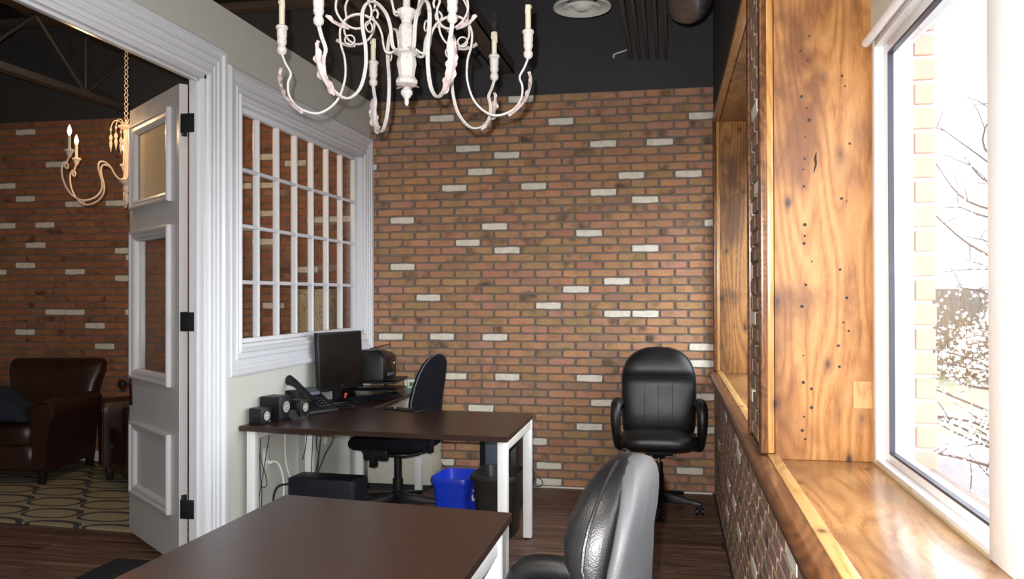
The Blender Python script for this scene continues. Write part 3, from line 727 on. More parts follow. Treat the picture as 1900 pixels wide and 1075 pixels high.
MB().box(-.08, .08, -.09, .09, .385, .44).build('tilt_mechanism', M['black'], tk, bevel=.01)
MB().tube([(.06, -.02, .41), (.20, -.04, .40), (.25, -.04, .405)], .006, 8).box(.22, .27, -.055, -.02, .355, .43).build('lever', M['black'], tk, bevel=.004)
MB().box(.235, .262, -.10, .06, .40, .47).build('side_knob_box', M['black'], tk, bevel=.008)
MB().cyl((0, 0, .13), (0, 0, .23), .032, 18).cyl((0, 0, .23), (0, 0, .385), .024, 18).build('column_cover', M['black'], tk)
star_base(tk, .55, .29)
q = onY(737, 600, 5.36); tk.location = (q.x-.01, 5.40, 0); tk.rotation_euler.z = R(-99); tk.scale = (1.06, 1.08, .985)

# ---- far desk: L shaped, dark top on white steel legs
DH = .74
fd = T('far_desk', 'dark espresso desk on white square steel legs against the partition', 'desk', (-1.55, 4.6, 0))
pl = [(-2.318, 4.235), (-.808, 4.135), (-.815, 4.985), (-2.318, 5.085)]
MB().prism(pl, DH-.028, DH).build('tabletop', M['desk'], fd, world=True, bevel=.0015, seg=1)
def leg(t, x, y, h=DH-.03, s_=.05, foot=True):
    l = bx(x-s_/2, x+s_/2, y-s_/2, y+s_/2, .012, h).build('leg', M['metalwhite'], t, world=True, bevel=.003)
    MB().cyl((x, y, 0), (x, y, .014), .018, 12).build('foot', M['black'], l)
    c = [o for o in C.objects if o.parent == l][0]
    for v in c.data.vertices: v.co -= t.location
    return l
for x, y in ((-2.262, 4.285), (-.840, 4.190), (-.842, 4.945), (-2.262, 5.03)): leg(fd, x, y)
def rail(t, a, b_, z0, z1, s_=.04, mat='metalwhite'):
    a, b_ = Vector(a), Vector(b_); d = (b_-a).normalized(); n = Vector((-d.y, d.x))*s_/2
    return MB().prism([(a-n).to_tuple(), (b_-n).to_tuple(), (b_+n).to_tuple(), (a+n).to_tuple()], z0, z1).build('rail', M[mat], t, world=True, bevel=.002)
rail(fd, (-.840, 4.215), (-.842, 4.92), DH-.08, DH-.029, .045, 'railcream'); rail(fd, (-2.262, 4.31), (-2.262, 5.005), DH-.08, DH-.029, .045, 'railcream')
rail(fd, (-2.236, 5.01), (-.868, 4.93), DH-.075, DH-.029, .03, 'railcream')
bx(-1.45, -.87, 4.80, 4.82, DH-.10, DH-.029).build('cable_tray', M['lam_edge'], fd, world=True)
fr_ = T('desk_return', 'dark espresso desk wing running along the partition to the back wall', 'desk', (-2.07, 5.65, 0))
MB().prism([(-2.295, 5.087), (-1.86, 5.058), (-1.86, 6.22), (-2.295, 6.22)], DH-.028, DH).build('tabletop', M['desk'], fr_, world=True, bevel=.0015, seg=1)
leg(fr_, -1.79-.02, 5.90); leg(fr_, -2.255, 5.88)
rail(fr_, (-1.835, 5.10), (-1.835, 6.15), DH-.075, DH-.029, .03, 'railcream'); rail(fr_, (-2.255, 5.12), (-2.255, 6.15), DH-.075, DH-.029, .03, 'railcream'); rail(fr_, (-2.23, 5.90), (-1.86, 5.90), DH-.075, DH-.029, .03, 'railcream')
# ---- cream drawer cabinet
cb = T('drawer_cabinet', 'cream steel drawer cabinet under the desk wing', 'cabinet', (-2.02, 6.05, 0))
bx(-2.235, -1.745, 5.985, 6.26, .05, .665).build('body', M['cabinet'], cb, world=True, bevel=.004)
bx(-2.22, -1.77, 6.00, 6.25, .0, .05).build('plinth', M['blackmatt'], cb, world=True)
for k in range(3): bx(-1.745, -1.737, 6.0, 6.25, .065+k*.2, .255+k*.2).build('drawer', M['cabinet'], cb, world=True, bevel=.002)
# ---- near desk
nd = T('near_desk', 'red brown espresso desk in the foreground with white steel legs', 'desk', (-.94, 2.1, 0))
c1 = onZ(530, 918, DH); c2 = onZ(950, 952, DH)
MB().prism([(c1.x, c1.y), (-1.40, 1.05), (-.515, 1.05), (c2.x, c2.y)], DH-.028, DH).build('tabletop', M['desk'], nd, world=True, bevel=.0015, seg=1)
for x, y in ((c2.x-.028, c2.y-.17), (c1.x+.05, c1.y-.06), (-.543, 1.12), (-1.36, 1.12)): leg(nd, x, y, s_=.052)
rail(nd, (c2.x-.028, c2.y-.2), (-.543, 1.15), DH-.08, DH-.029, .045); rail(nd, (c1.x+.05, c1.y-.09), (-1.36, 1.15), DH-.08, DH-.029, .045)

# ---- bins
def bin_(name, label, cat, mat, cx_, cy_, wx, wy, h, rz):
    t = T(name, label, cat, (cx_, cy_, 0), rz); b = MB()
    def rr(wx_, wy_, z): return [(x, y, z) for x, y in se(32, wx_/2, wy_/2, 6)]
    b.rings([rr(wx*.80, wy*.80, 0), rr(wx, wy, h-.03), rr(wx+.004, wy+.004, h-.03), rr(wx+.026, wy+.026, h-.028), rr(wx+.026, wy+.026, h-.014), rr(wx+.020, wy+.020, h), rr(wx-.004, wy-.004, h), rr(wx-.010, wy-.010, h-.03), rr(wx*.80-.01, wy*.80-.01, .006)])
    b.build('body', M[mat], t, ang=50); return t
q1 = onY(842, 905, 5.20); bb = bin_('recycling_bin', 'bright blue plastic recycling bin under the far desk', 'bin', 'blue', q1.x+.0, 5.27, .245, .33, .30, R(-3))
# moulded recycling arrows on its right side
b = MB()
for k in range(3):
    a = PI/2+k*2*PI/3
    p = [(.1245*.93, math.cos(a+d)*.034*1.0, .17+math.sin(a+d)*.034) for d in (-.75, -.1, .55)]
    b.tube(p, [.004, .004, .008], 5)
b.build('recycling_mark', M['paper'], bb)
q2 = onY(922, 905, 5.0); bin_('waste_bin', 'black plastic waste bin beside the blue bin', 'bin', 'bindark', q2.x, 4.985-.05+.12, .27, .34, .375, R(-2))
tw = T('shredder_cabinet', 'tall black office unit with slate grey panel behind the black bin', 'office unit', (onY(930, 850, 5.58).x, 5.58, 0))
MB().box(-.125, .125, -.11, .16, .0, .60).build('body', M['black'], tw, bevel=.008); bx(-.085, .075, -.116, -.109, .06, .595).build('front_panel', M['bluegrey'], tw, bevel=.003)

# ---- computer tower
a_ = onY(541, 886, 4.62); c_ = onY(664, 886, 4.62)
pc = T('computer_tower', 'black computer tower standing on the floor under the far desk', 'computer', ((a_.x+c_.x)/2, 4.66, 0), R(-4))
hw = (c_.x-a_.x)/2; ph = a_.z+.005
bx(-hw, hw, -.09, .09, .012, ph).build('case', M['navy'], pc, bevel=.006)
bx(hw, hw+.012, -.088, .088, .015, ph-.006).build('front_bezel', M['black'], pc, bevel=.005)
bx(-hw-.004, -hw, -.085, .085, .02, ph-.01).build('rear_plate', M['silver'], pc)
for x in (-hw+.04, hw-.04): bx(x-.02, x+.02, -.08, .08, 0, .014).build('foot', M['blackmatt'], pc)
bx(-hw-.022, -hw-.003, -.07, -.03, ph-.14, ph-.11).build('power_plug', M['black'], pc, bevel=.003)

# ---- things on the desk ------------------------------------------------
def cube_speaker(name, label, loc, rz, w_, d_, h, cones):
    t = T(name, label, 'speaker', loc, rz)
    bx(-w_/2, w_/2, -d_/2, d_/2, 0, h).build('cabinet', M['black'], t, bevel=.006)
    for (cx_, cz_, r_) in cones:
        mt = Matrix.Translation((cx_, -d_/2-.0005, cz_)) @ Matrix.Rotation(PI/2, 4, 'X')
        for nm, pr, mm_ in (('cone_ring', [(r_*1.18, 0), (r_*1.18, .003), (r_, .004), (r_, 0)], 'navy'), ('cone', [(r_, .003), (r_*.5, -.004), (r_*.32, -.004), (r_*.25, .004), (.001, .006)], 'cone')):
            k = MB().lathe(pr, 20); k.v = [tuple(mt @ Vector(p)) for p in k.v]; k.build(nm, M[mm_], t)
    bx(w_*.18, w_*.32, -d_/2-.002, -d_/2, h*.10, h*.16).build('badge', M['silver'], t)
    return t
p = onZ(458, 776, DH); cube_speaker('desktop_speaker', 'small black cube speaker nearest the desk edge', (-2.25, 4.345, DH), R(78), .092, .085, .088, [(0, .044, .026)])
cube_speaker('desktop_subwoofer', 'larger black cube subwoofer between the two small speakers', (-2.235, 4.505, DH), R(80), .125, .135, .135, [(.0, .075, .033)])
cube_speaker('desktop_speaker', 'small black cube speaker next to the telephone', (-2.135, 4.60, DH), R(78), .085, .08, .105, [(0, .062, .027)])
# wire card holder
ch = T('card_holder', 'small clear black edged card holder in front of the speakers', 'card holder', (onZ(538, 777, DH).x+.055, onZ(538, 777, DH).y-.01, DH), R(48))
MB().box(-.045, .045, -.025, -.022, 0, .012).box(-.045, .045, .0, .028, 0, .003).build('base', M['black'], ch)
b = MB(); mt = Matrix.Translation((0, .01, .002)) @ Matrix.Rotation(R(-28), 4, 'X'); b.box(-.045, .045, 0, .003, 0, .055, mt); b.build('back_plate', M['blackmatt'], ch)
MB().tube([(-.045, -.022, .012), (.045, -.022, .012)], .0012, 5).build('bright_edge', M['silver'], ch)
# telephone
ph_ = T('desk_telephone', 'black desk telephone with handset and coiled cord', 'telephone', (-2.165, 4.83, DH), R(60)); ph_.scale = (1.12, 1.12, 1.28)
b = MB(); b.rings([[(-.10, -.11, 0), (.10, -.11, 0), (.10, .10, 0), (-.10, .10, 0)], [(-.10, -.11, .018), (.10, -.11, .018), (.10, .10, .105), (-.10, .10, .105)]]); b.build('base', M['black'], ph_, bevel=.006)
def on_face(x, y, h=0):  # point on the sloped face
    f = (y+.11)/.21; return (x, y, .018+f*.087+h)
pts = [on_face(-.065, -.10, .030), on_face(-.065, -.06, .044), on_face(-.065, 0, .050), on_face(-.065, .06, .050), on_face(-.065, .11, .040)]
MB().tube(spline(pts, 4), [.026-.009*math.sin(PI*i/16) for i in range(17)], 12).build('handset', M['black'], ph_)
kb = MB()
for r_ in range(4):
    for c__ in range(3):
        x, y, z = on_face(.0+c__*.026, -.075+r_*.022, .001); kb.box(x-.009, x+.009, y-.007, y+.007, z-.002, z+.004)
kb.build('keypad', M['navy'], ph_)
x, y, z = on_face(.03, .055, .002); b = MB(); b.rings([[(x-.05, y-.028, on_face(0, .027)[2]), (x+.05, y-.028, on_face(0, .027)[2]), (x+.05, y+.028, on_face(0, .083)[2]), (x-.05, y+.028, on_face(0, .083)[2])], [(x-.05, y-.028, on_face(0, .027)[2]+.014), (x+.05, y-.028, on_face(0, .027)[2]+.014), (x+.05, y+.028, on_face(0, .083)[2]+.014), (x-.05, y+.028, on_face(0, .083)[2]+.014)]]).build('display', M['bluegrey'], ph_, bevel=.003)
# coiled cord, lying loosely in world space
pts = []
A0 = onZ(568, 757, DH+.012); A1 = onZ(610, 758, DH+.012); A2 = onZ(652, 756, DH+.012)
path = spline([A0, A1, A2, onZ(655, 752, DH+.012), onZ(620, 752, DH+.012), onZ(585, 751, DH+.012)], 26)
for i in range(len(path)-1):
    d = (path[i+1]-path[i]).normalized(); s1 = d.cross(_z)
    for k in range(6):
        a = 2*PI*k/6; pts.append(path[i]+(path[i+1]-path[i])*(k/6)+(s1*math.cos(a)+_z*math.sin(a))*.0065)
o = MB().tube(pts, .0022, 4).build('telephone_cord', M['black']); tag(o, 'coiled black telephone cord lying on the far desk', 'cord')

# monitor
mo = T('computer_monitor', 'black widescreen computer monitor on the desk wing', 'monitor', (-2.165, 5.30, DH), R(70))
tilt = Matrix.Rotation(R(-3), 4, 'X')
sw, shh = .43, .385
sc_ = Matrix.Translation((0, 0, .085)) @ tilt
b = MB().box(-sw/2, sw/2, -.012, .018, 0, shh, sc_); b.build('housing', M['black'], mo, bevel=.004)
b = MB().box(-sw/2+.014, sw/2-.014, -.0135, -.0118, .018, shh-.014, sc_); b.build('screen', M['screen'], mo, smooth=False)
MB().box(-.10, .10, .018, .045, .07, .27, sc_).build('rear_bulge', M['black'], mo, bevel=.01)
MB().box(-.035, .035, .02, .045, .01, .20).build('stand_neck', M['black'], mo, bevel=.004)
MB().prism([(x, y) for x, y in se(28, .125, .095, 2.3, 0, .02)], 0, .012).build('stand_foot', M['black'], mo, bevel=.003)
bx(-.006, .006, -.0142, -.0125, .110, .116).build('power_light', M['silver'], mo)
q = onZ(640, 736, DH+.01); us = T('memory_stick', 'small red memory stick standing by the monitor foot', 'memory stick', (q.x, q.y, DH+.002), R(20)); MB().box(-.009, .009, -.005, .005, .0, .034, Matrix.Rotation(R(14), 4, 'Y')).build('body', M['red'], us, bevel=.002); bx(-.006, .006, -.003, .003, -.001, .004).build('plug', M['silver'], us)
# keyboard
kq = onZ(682, 740, DH); kbd = T('keyboard', 'black computer keyboard lying in front of the monitor', 'keyboard', (kq.x+.045, kq.y-.03, DH), R(62))
b = MB().rings([[(-.215, -.07, 0), (.215, -.07, 0), (.215, .07, 0), (-.215, .07, 0)], [(-.215, -.07, .008), (.215, -.07, .008), (.215, .07, .022), (-.215, .07, .022)]]); b.build('case', M['black'], kbd, bevel=.003)
b = MB()
for r_ in range(5):
    for c__ in range(20):
        x = -.198+c__*.0208; y = -.052+r_*.024; z = .008+(y+.07)/.14*.014
        b.box(x-.0085, x+.0085, y-.009, y+.009, z, z+.005)
b.build('keys', M['navy'], kbd, smooth=False)['kind'] = 'stuff'
mq = onZ(733, 736, DH); ms = T('computer_mouse', 'glossy black mouse beside the keyboard', 'mouse', (mq.x, mq.y, DH), R(70))
MB().rings([[(x, y, z) for x, y in se(18, .030*k, .052*k, 2.3)] for z, k in ((0, .95), (.012, 1), (.024, .85), (.032, .55), (.034, .15))]).build('body', M['black'], ms, ang=70)
MB().cyl((-.004, -.025, .031), (.004, -.025, .031), .007, 10).build('scroll_wheel', M['silver'], ms)
# printer on a raised shelf
q = onY(700, 715, 5.85)
ps = T('printer_shelf', 'black two tier desktop shelf carrying the printer', 'shelf', (-2.10, 5.74, DH), R(3))
bx(-.20, .20, -.18, .17, .098, .110).build('top_tray', M['black'], ps, bevel=.003); bx(-.20, .19, -.17, .17, .045, .052).build('lower_tray', M['black'], ps, bevel=.002)
for x in (-.197, ): bx(x, x+.012, -.175, .165, 0, .10).build('side_panel', M['black'], ps)
bx(.05, .062, .10, .16, 0, .10).build('side_panel', M['black'], ps)
pr = T('laser_printer', 'black compact laser printer on the shelf by the brick wall', 'printer', (-2.105, 5.73, DH+.111), R(3))
b = MB(); prof = [(-.19, 0), (.125, 0), (.135, .02), (.135, .165), (.10, .190), (-.08, .205), (-.19, .195)]
b.rings([[(x, y, z) for x, z in prof] for y in (-.17, .15)]); b.build('body', M['black'], pr, bevel=.004)
MB().rings([[(x, y, z) for x, z in [(-.13, .203), (-.02, .214), (.06, .206), (.10, .188), (.06, .190), (-.12, .197)]] for y in (-.12, .12)]).build('top_cover', M['black'], pr, bevel=.003)
MB().box(.10, .195, -.10, .10, .205, .210, Matrix.Rotation(R(-14), 4, 'Y') @ Matrix.Translation((-.03, 0, .008))).build('output_flap', M['black'], pr, bevel=.001)
bx(.135, .141, -.15, .13, .03, .155).build('front_panel', M['screen'], pr, bevel=.003); bx(.10, .235, -.12, .11, .004, .016).build('paper_tray', M['black'], pr, bevel=.003)
bx(.141, .147, -.10, .05, .035, .055).build('lever_bar', M['bluegrey'], pr, bevel=.002); MB().cyl((.141, .08, .115), (.146, .08, .115), .008, 12).build('button', M['paper'], pr)
# postcard
q = onZ(758, 727, DH); pcd = T('postcard', 'small teal and white card with green leaf drawing propped on the desk wing', 'card', (-1.925, 6.16, DH), R(6))
MB().box(-.055, .055, 0, .003, 0, .075).build('card', M['teal'], pcd); MB().box(-.049, .049, -.001, 0, .006, .069).build('print', M['paper'], pcd)
b = MB()
for k in range(5): b.tube([(-.04+.018*k, -.0015, .008), (-.03+.018*k, -.0015, .034+.006*(k % 2)), (-.012+.016*k, -.0015, .055)], [.002, .005, .001], 5)
for sg in (-1, 1): b.add([(0, -.002, .035), (sg*.035, -.002, .055), (sg*.035, -.002, .018)], [(0, 1, 2)])
b.build('leaf_drawing', M['green'], pcd)
# a dark folder beside the seat back
q = onZ(745, 752, DH); fo = T('folder', 'thin black folder lying where the two desk tops meet', 'folder', (-1.62, 5.0, DH), R(-24)); bx(-.14, .12, -.045, .04, 0, .008).build('cover', M['black'], fo, bevel=.002); MB().ball((-.06, -.03, .012), .005, 8, 5).build('snap', M['silver'], fo)

# ---- outlet, cables
ol = T('wall_outlet', 'white double wall outlet low on the partition with white cord', 'outlet', (XL, onX(494, 850, XL).y, onX(494, 850, XL).z))
bx(0, .006, -.035, .035, -.058, .058).build('cover_plate', M['wcable'], ol, bevel=.002)
for z in (.022, -.022): bx(.006, .009, -.017, .017, z-.014, z+.014).build('socket', M['white'], ol, bevel=.002)
bx(.009, .04, -.012, .012, -.034, -.012).build('plug', M['wcable'], ol, bevel=.004)
o2 = T('wall_outlet', 'white wall outlet under the desk wing near the back wall', 'outlet', (XL, onX(606, 808, XL).y, onX(606, 808, XL).z)); bx(0, .006, -.035, .035, -.058, .058).build('cover_plate', M['wcable'], o2, bevel=.002); bx(.006, .009, -.017, .017, -.014, .014).build('socket', M['white'], o2, bevel=.002)
def cable(pts, r, mat, label, group=None, per=6):
    o = MB().tube(spline(pts, per), r, 6).build('cable', M[mat]); tag(o, label, 'cable', group); return o
def px(pts, y): return [onY(a, b_, y) for a, b_ in pts]
oy = ol.location.y
cable([(XL+.03, oy, ol.location.z-.023), (XL+.075, oy, ol.location.z-.03), (XL+.10, oy+.02, ol.location.z-.15), (XL+.09, oy, ol.location.z-.35), (XL+.05, oy-.05, .02)], .006, 'wcable', 'thick white power cord hanging from the wall outlet')
for i, (pts, yy) in enumerate([([(461, 806), (461, 830), (464, 850), (465, 880), (468, 915), (466, 955)], 4.42), ([(466, 805), (466, 850), (474, 880), (477, 900), (470, 905), (465, 898)], 4.44), ([(483, 800), (475, 850), (466, 905), (463, 925), (463, 955)], 4.46)]):
    cable(px([(a+18, b_) for a, b_ in pts], yy), .0024, 'cable', ['thin black cable hanging straight at the left of the far desk', 'thin black cable looping below the left end of the far desk', 'thin black cable slanting across the outlet'][i])
for i, pts in enumerate([[(570, 795), (567, 830), (561, 854)], [(581, 797), (579, 840), (577, 880)], [(586, 797), (588, 830), (591, 845), (585, 878)], [(597, 799), (592, 840), (589, 878)], [(622, 800), (616, 820), (602, 845), (589, 880)]]):
    cable(px(pts, 4.95), .0028, 'cable', ['leftmost short black cable', 'second black cable from the left', 'third black cable from the left', 'fourth black cable from the left', 'rightmost slanting black cable'][i]+' hanging above the computer tower', 'black cables hanging below the far desk')
cable(px([(529, 795), (529, 840), (533, 870), (540, 890)], 4.75), .004, 'wcable', 'grey white cable dropping beside the computer tower')
cable(px([(537, 898), (518, 902), (509, 915), (506, 940)], 4.50), .006, 'cable', 'thick black power lead plugged into the computer tower')
cable(px([(817, 858), (830, 870), (846, 877), (862, 881)], 6.26), .004, 'cable', 'black cable running along the bricks above the blue bin')
fpt = [(981, 872), (990, 885), (1006, 895), (1003, 903), (985, 903)]
cable(px([(985, 868), (992, 884), (988, 897), (984, 901)], 6.24), .0035, 'cable', 'short black cable loop against the back wall beside the desk leg')
cable(px([(985, 870), (1000, 886), (1007, 896), (1002, 903), (987, 903)], 6.22), .0035, 'cable', 'wide black cable loop on the floor by the back wall')

# ------------------------------------------------------------------ lounge
rug = T('area_rug', 'cream rug with dark grey ovals under the brown armchairs', 'rug', (-4.4, 5.6, 0))
MB().prism([(-7.4, 4.85), (-4.224, 4.688), (-2.75, 4.60), (-2.75, 6.50), (-7.4, 6.50)], .001, .016).build('pile', M['rug'], rug, world=True, bevel=.004)
dm = T('door_mat', 'black ribbed rubber doormat on the plank floor', 'doormat', (-2.55, 3.7, 0))
bx(-3.0, -2.1, 3.28, 4.15, .001, .009).build('backing', M['mat'], dm, world=True, bevel=.003)
b = MB()
for i in range(9):
    for j in range(8):
        cx_ = -2.92+i*.095; cy_ = 3.36+j*.10
        for k in range(4):
            if (i+j) % 2: b.box(cx_-.036, cx_+.036, cy_-.036+k*.021, cy_-.026+k*.021, .009, .013)
            else: b.box(cx_-.036+k*.021, cx_-.026+k*.021, cy_-.036, cy_+.036, .009, .013)
b.build('ribs', M['mat'], dm, world=True, smooth=False)['kind'] = 'stuff'
def pad(w_, d_, h, p=4, n=28, puff=.15):
    return [[(x, y, z) for x, y in se(n, w_/2*k, d_/2*k, p)] for z, k in ((0, .96), (h*.12, 1), (h*.85, 1), (h*.97, .95), (h*(1+puff*.5), .6), (h*(1+puff*.6), .1))]
def club_chair(name, label):
    t = T(name, label, 'armchair')
    # arms: rolled tops on panels that taper toward the feet
    for sg in (1, -1):
        rs = []
        for y in (-.41, -.385, -.36, .0, .30, .36):
            k = 1 if y > -.38 else (.97 if y > -.40 else .90); ring = []
            prof = [(.245, .11), (.245, .40), (.235, .50), (.225, .555), (.235, .605), (.275, .635), (.325, .642), (.375, .625), (.402, .58), (.405, .53), (.385, .48), (.365, .44), (.355, .35), (.345, .25), (.335, .11)]
            cx_, cz_ = .31, .38
            drop = 0
            ring = [(sg*(cx_+(x-cx_)*k), y, cz_+(z-cz_)*k-drop) for x, z in prof]; rs.append(ring)
        MB().rings(rs).build('armrest', M['club'], t, ang=50)
        MB().tube([(sg*x, -.402, z) for x, z in [(.335, .13), (.345, .25), (.355, .35), (.365, .44), (.385, .48), (.40, .53), (.395, .58), (.372, .62), (.325, .637), (.28, .63), (.24, .60), (.232, .555), (.242, .50), (.25, .40), (.25, .13)]], .005, 6).build('piping', M['club'], t)
    rs = []
    for z, w_, th, cy in ((.15, .34, .07, .33), (.45, .345, .085, .33), (.60, .35, .095, .35), (.72, .375, .10, .375), (.80, .395, .095, .395), (.86, .400, .075, .41), (.895, .385, .045, .42), (.905, .34, .015, .425)):
        rs.append([(x, y, z) for x, y in se(32, w_, th, 4.5, 0, cy)])
    MB().rings(rs).build('backrest', M['club'], t, ang=60)
    MB().rings([[(x, y-.05, z+.12) for x, y, z in r_] for r_ in pad(.52, .66, .19, 6, 28, .02)]).build('seat_base', M['club'], t, ang=50)
    MB().rings([[(x, y-.07, z+.31) for x, y, z in r_] for r_ in pad(.49, .64, .15, 5, 28, .25)]).build('seat_cushion', M['club'], t, ang=50)
    for x in (-.29, .29):
        for y in (-.34, .36): MB().tube([(x, y, .015), (x*1.0, y, .13)], [.032, .045], 4).build('foot', M['foot'], t, bevel=.006)
    return t
cc = club_chair('club_chair', 'brown leather club armchair with a navy jacket on its seat')
cc.location = (-5.06, 5.93, .003); cc.rotation_euler.z = R(10); cc.scale = (1.0, 1.0, 1.02)
c2_ = dup(cc, (-3.86, 5.95, .003), R(-38), 'brown leather club armchair partly hidden by the open door')
# jacket: a crumpled heap draped on the seat and over the arm
b = MB(); rs = []
for i in range(13):
    ph0 = PI*i/12; ring = []
    for j in range(26):
        a = 2*PI*j/26; d = Vector((math.sin(ph0)*math.cos(a), math.sin(ph0)*math.sin(a), math.cos(ph0)))
        f = 1+.28*noise.noise(d*2.6)+.16*noise.noise(d*6+Vector((3, 1, 2)))
        ring.append((d.x*.33*f, d.y*.22*f, max(0.0, .06+d.z*.19*f)))
    rs.append(ring)
jk = MB().rings(rs).build('jacket', M['jacket'], ang=80); jk.location = (-5.16, 5.62, .50); tag(jk, 'crumpled navy jacket thrown on the left armchair seat', 'jacket')
# woven lamp seen through the interior window
la, lb = onY(549, 536, 6.25), onY(622, 548, 6.25)
lp = T('floor_lamp', 'tall woven cylinder floor lamp seen through the interior window', 'lamp', ((la.x+lb.x)/2, 6.25, 0)); rr_ = (lb.x-la.x)/2
MB().lathe([(rr_, .12), (rr_, la.z), (rr_-.006, la.z), (rr_-.006, .12)], 32, cap=False).build('shade', M['shade'], lp)
MB().cyl((0, 0, 0), (0, 0, .12), rr_*.8, 24).build('base', M['foot'], lp); MB().torus((0, 0, la.z), rr_, .005, 'Z', 28).build('rim', M['foot'], lp)

# ------------------------------------------------------------------ the big white chandelier
CD = 2.9; pxm = CD/F
cc0 = CAM+RT*((755-950)*pxm)+FW*CD; CX, CY = cc0.x, cc0.y
def zz(y): return H+(548-y)*pxm
cha = T('chandelier', 'large distressed white chandelier with unlit candle bulbs hanging over the near desk', 'chandelier', (CX, CY, 0))
b = MB()
prof = [(2, 195), (4, 190), (4, 183), (7, 179), (11, 173), (11, 168), (7, 163), (5, 160), (9, 157), (13, 153)]
b.lathe([(r_*pxm, zz(y)) for r_, y in prof], 24); b.build('finial', M['chand'], cha)
b = MB(); prof = [(13, 158), (20, 155), (21, 149), (18, 145), (15, 140), (17, 128), (19, 118), (18, 110), (16, 104), (18, 101), (25, 98), (24, 95), (12, 93), (12, 86), (14, 80), (13, 70), (14, 66), (15, 62), (15, 52), (13, 46), (10, 42), (10, 36), (13, 32), (15, 28), (18, 22), (18, 17), (10, 15), (7, 10), (7, -40), (14, -48), (16, -60), (8, -70), (8, -120), (20, -135), (22, -140), (6, -150), (5, -160)]
b.lathe([(r_*pxm, zz(y)) for r_, y in prof], 10, cap=True); b.build('turned_column', M['chand'], cha, ang=30)
b = MB()
for k in range(5):
    a = 2*PI*k/5+.3; rs = []
    for s_, hw_, dz in ((0, 3, 0), (9, 6, -1), (17, 5, -3), (23, 1, 0)):
        c = Vector((math.cos(a)*s_*pxm, math.sin(a)*s_*pxm, zz(161)+dz*-pxm*.8)); n = Vector((-math.sin(a), math.cos(a), 0))*hw_*pxm
        rs.append([c-n, c+n, c+n+_z*.0015, c-n+_z*.0015])
    b.rings(rs)
b.build('finial_leaves', M['leaf'], cha)
AP = [(17, 90), (28, 97), (38, 96), (43, 82), (46, 62), (58, 40), (84, 28), (108, 35), (121, 56), (120, 85), (113, 112), (113, 150), (128, 190), (160, 213), (194, 205), (212, 184), (215, 160), (210, 142), (219, 124), (226, 106)]
def leaf_mesh(parent, pts, wmax, a, out=1, lob=7):
    """serrated acanthus leaf following pts (r, y) in the radial plane of angle a"""
    P_ = spline([(r_*pxm, 0, zz(y)) for r_, y in pts], 5); n_ = len(P_); b = MB(); rs = []
    for i, p_ in enumerate(P_):
        f = i/(n_-1); w_ = wmax*pxm*(math.sin(PI*min(.98, f**.8*.98+.02))**.6)*(.72+.34*abs(math.sin(f*PI*lob)))
        t_ = (P_[min(n_-1, i+1)]-P_[max(0, i-1)]).normalized(); nn = Vector((t_.z, 0, -t_.x))*out
        rs.append([p_+Vector((0, -w_, 0))+nn*.006*math.sin(f*PI*lob), p_+Vector((0, -w_*.5, 0))+nn*.002, p_+nn*.008, p_+Vector((0, w_*.5, 0))+nn*.002, p_+Vector((0, w_, 0))+nn*.006*math.sin(f*PI*lob+1),
                   p_+Vector((0, w_*.5, 0))-nn*.002, p_+nn*.003, p_+Vector((0, -w_*.5, 0))-nn*.002])
    b.rings(rs); mt = Matrix.Rotation(a, 4, 'Z'); b.v = [tuple(mt @ Vector(p_)) for p_ in b.v]
    return b.build('acanthus_leaf', M['leaf'], parent, ang=60)
def chand_arm(parent, a, mats, first=None):
    mt = Matrix.Rotation(a, 4, 'Z')
    def tr(b): b.v = [tuple(mt @ Vector(p_)) for p_ in b.v]; return b
    P3 = spline([(r_*pxm, 0, zz(y)) for r_, y in AP], 5)
    b = MB().tube([p_+Vector((0, .0032, 0)) for p_ in P3], .0040, 7).tube([p_-Vector((0, .0032, 0)) for p_ in P3], .0040, 7)
    b.torus((104*pxm, 0, zz(76)), 9*pxm, .0030, 'Y', 18, 6)
    arm = tr(b).build('arm', M[mats[0]], parent, ang=80)
    cx_ = 226*pxm
    cu = [(4, 108), (8, 104), (9, 98), (7, 93), (6, 91), (8, 88), (9, 83), (8, 78), (9, 74), (9, 62), (11, 60), (11, 56), (9, 54), (5, 54)]
    tr(MB().lathe([(r_*pxm, zz(y)) for r_, y in cu], 16, (cx_, 0, 0))).build('candle_cup', M[mats[0]], arm, ang=40)
    b = MB().lathe([(5.2*pxm, zz(55)), (5.4*pxm, zz(30)), (5.2*pxm, zz(8))], 14, (cx_, 0, 0))
    for k in range(5): aa = k*1.3; b.tube([(cx_+math.cos(aa)*5.3*pxm, math.sin(aa)*5.3*pxm, zz(8)), (cx_+math.cos(aa)*5.5*pxm, math.sin(aa)*5.5*pxm, zz(14+k*4))], [.0016, .0026], 5)
    tr(b).build('candle_sleeve', M['candle'], arm, ang=50)
    tr(MB().lathe([(3*pxm, zz(8)), (4*pxm, zz(4)), (6.2*pxm, zz(-6)), (6*pxm, zz(-12)), (3.4*pxm, zz(-24)), (1*pxm, zz(-32)), (.2*pxm, zz(-34))], 14, (cx_, 0, 0))).build('bulb', M['bulb'], arm, ang=80)
    lf = leaf_mesh(arm, [(188, 212), (206, 198), (219, 182), (226, 164), (229, 148), (226, 132)], 10, a)
    return arm
for deg in (38, 108, 180, 231, 289, 353):
    chand_arm(cha, R(deg+17.8), ('chand',))
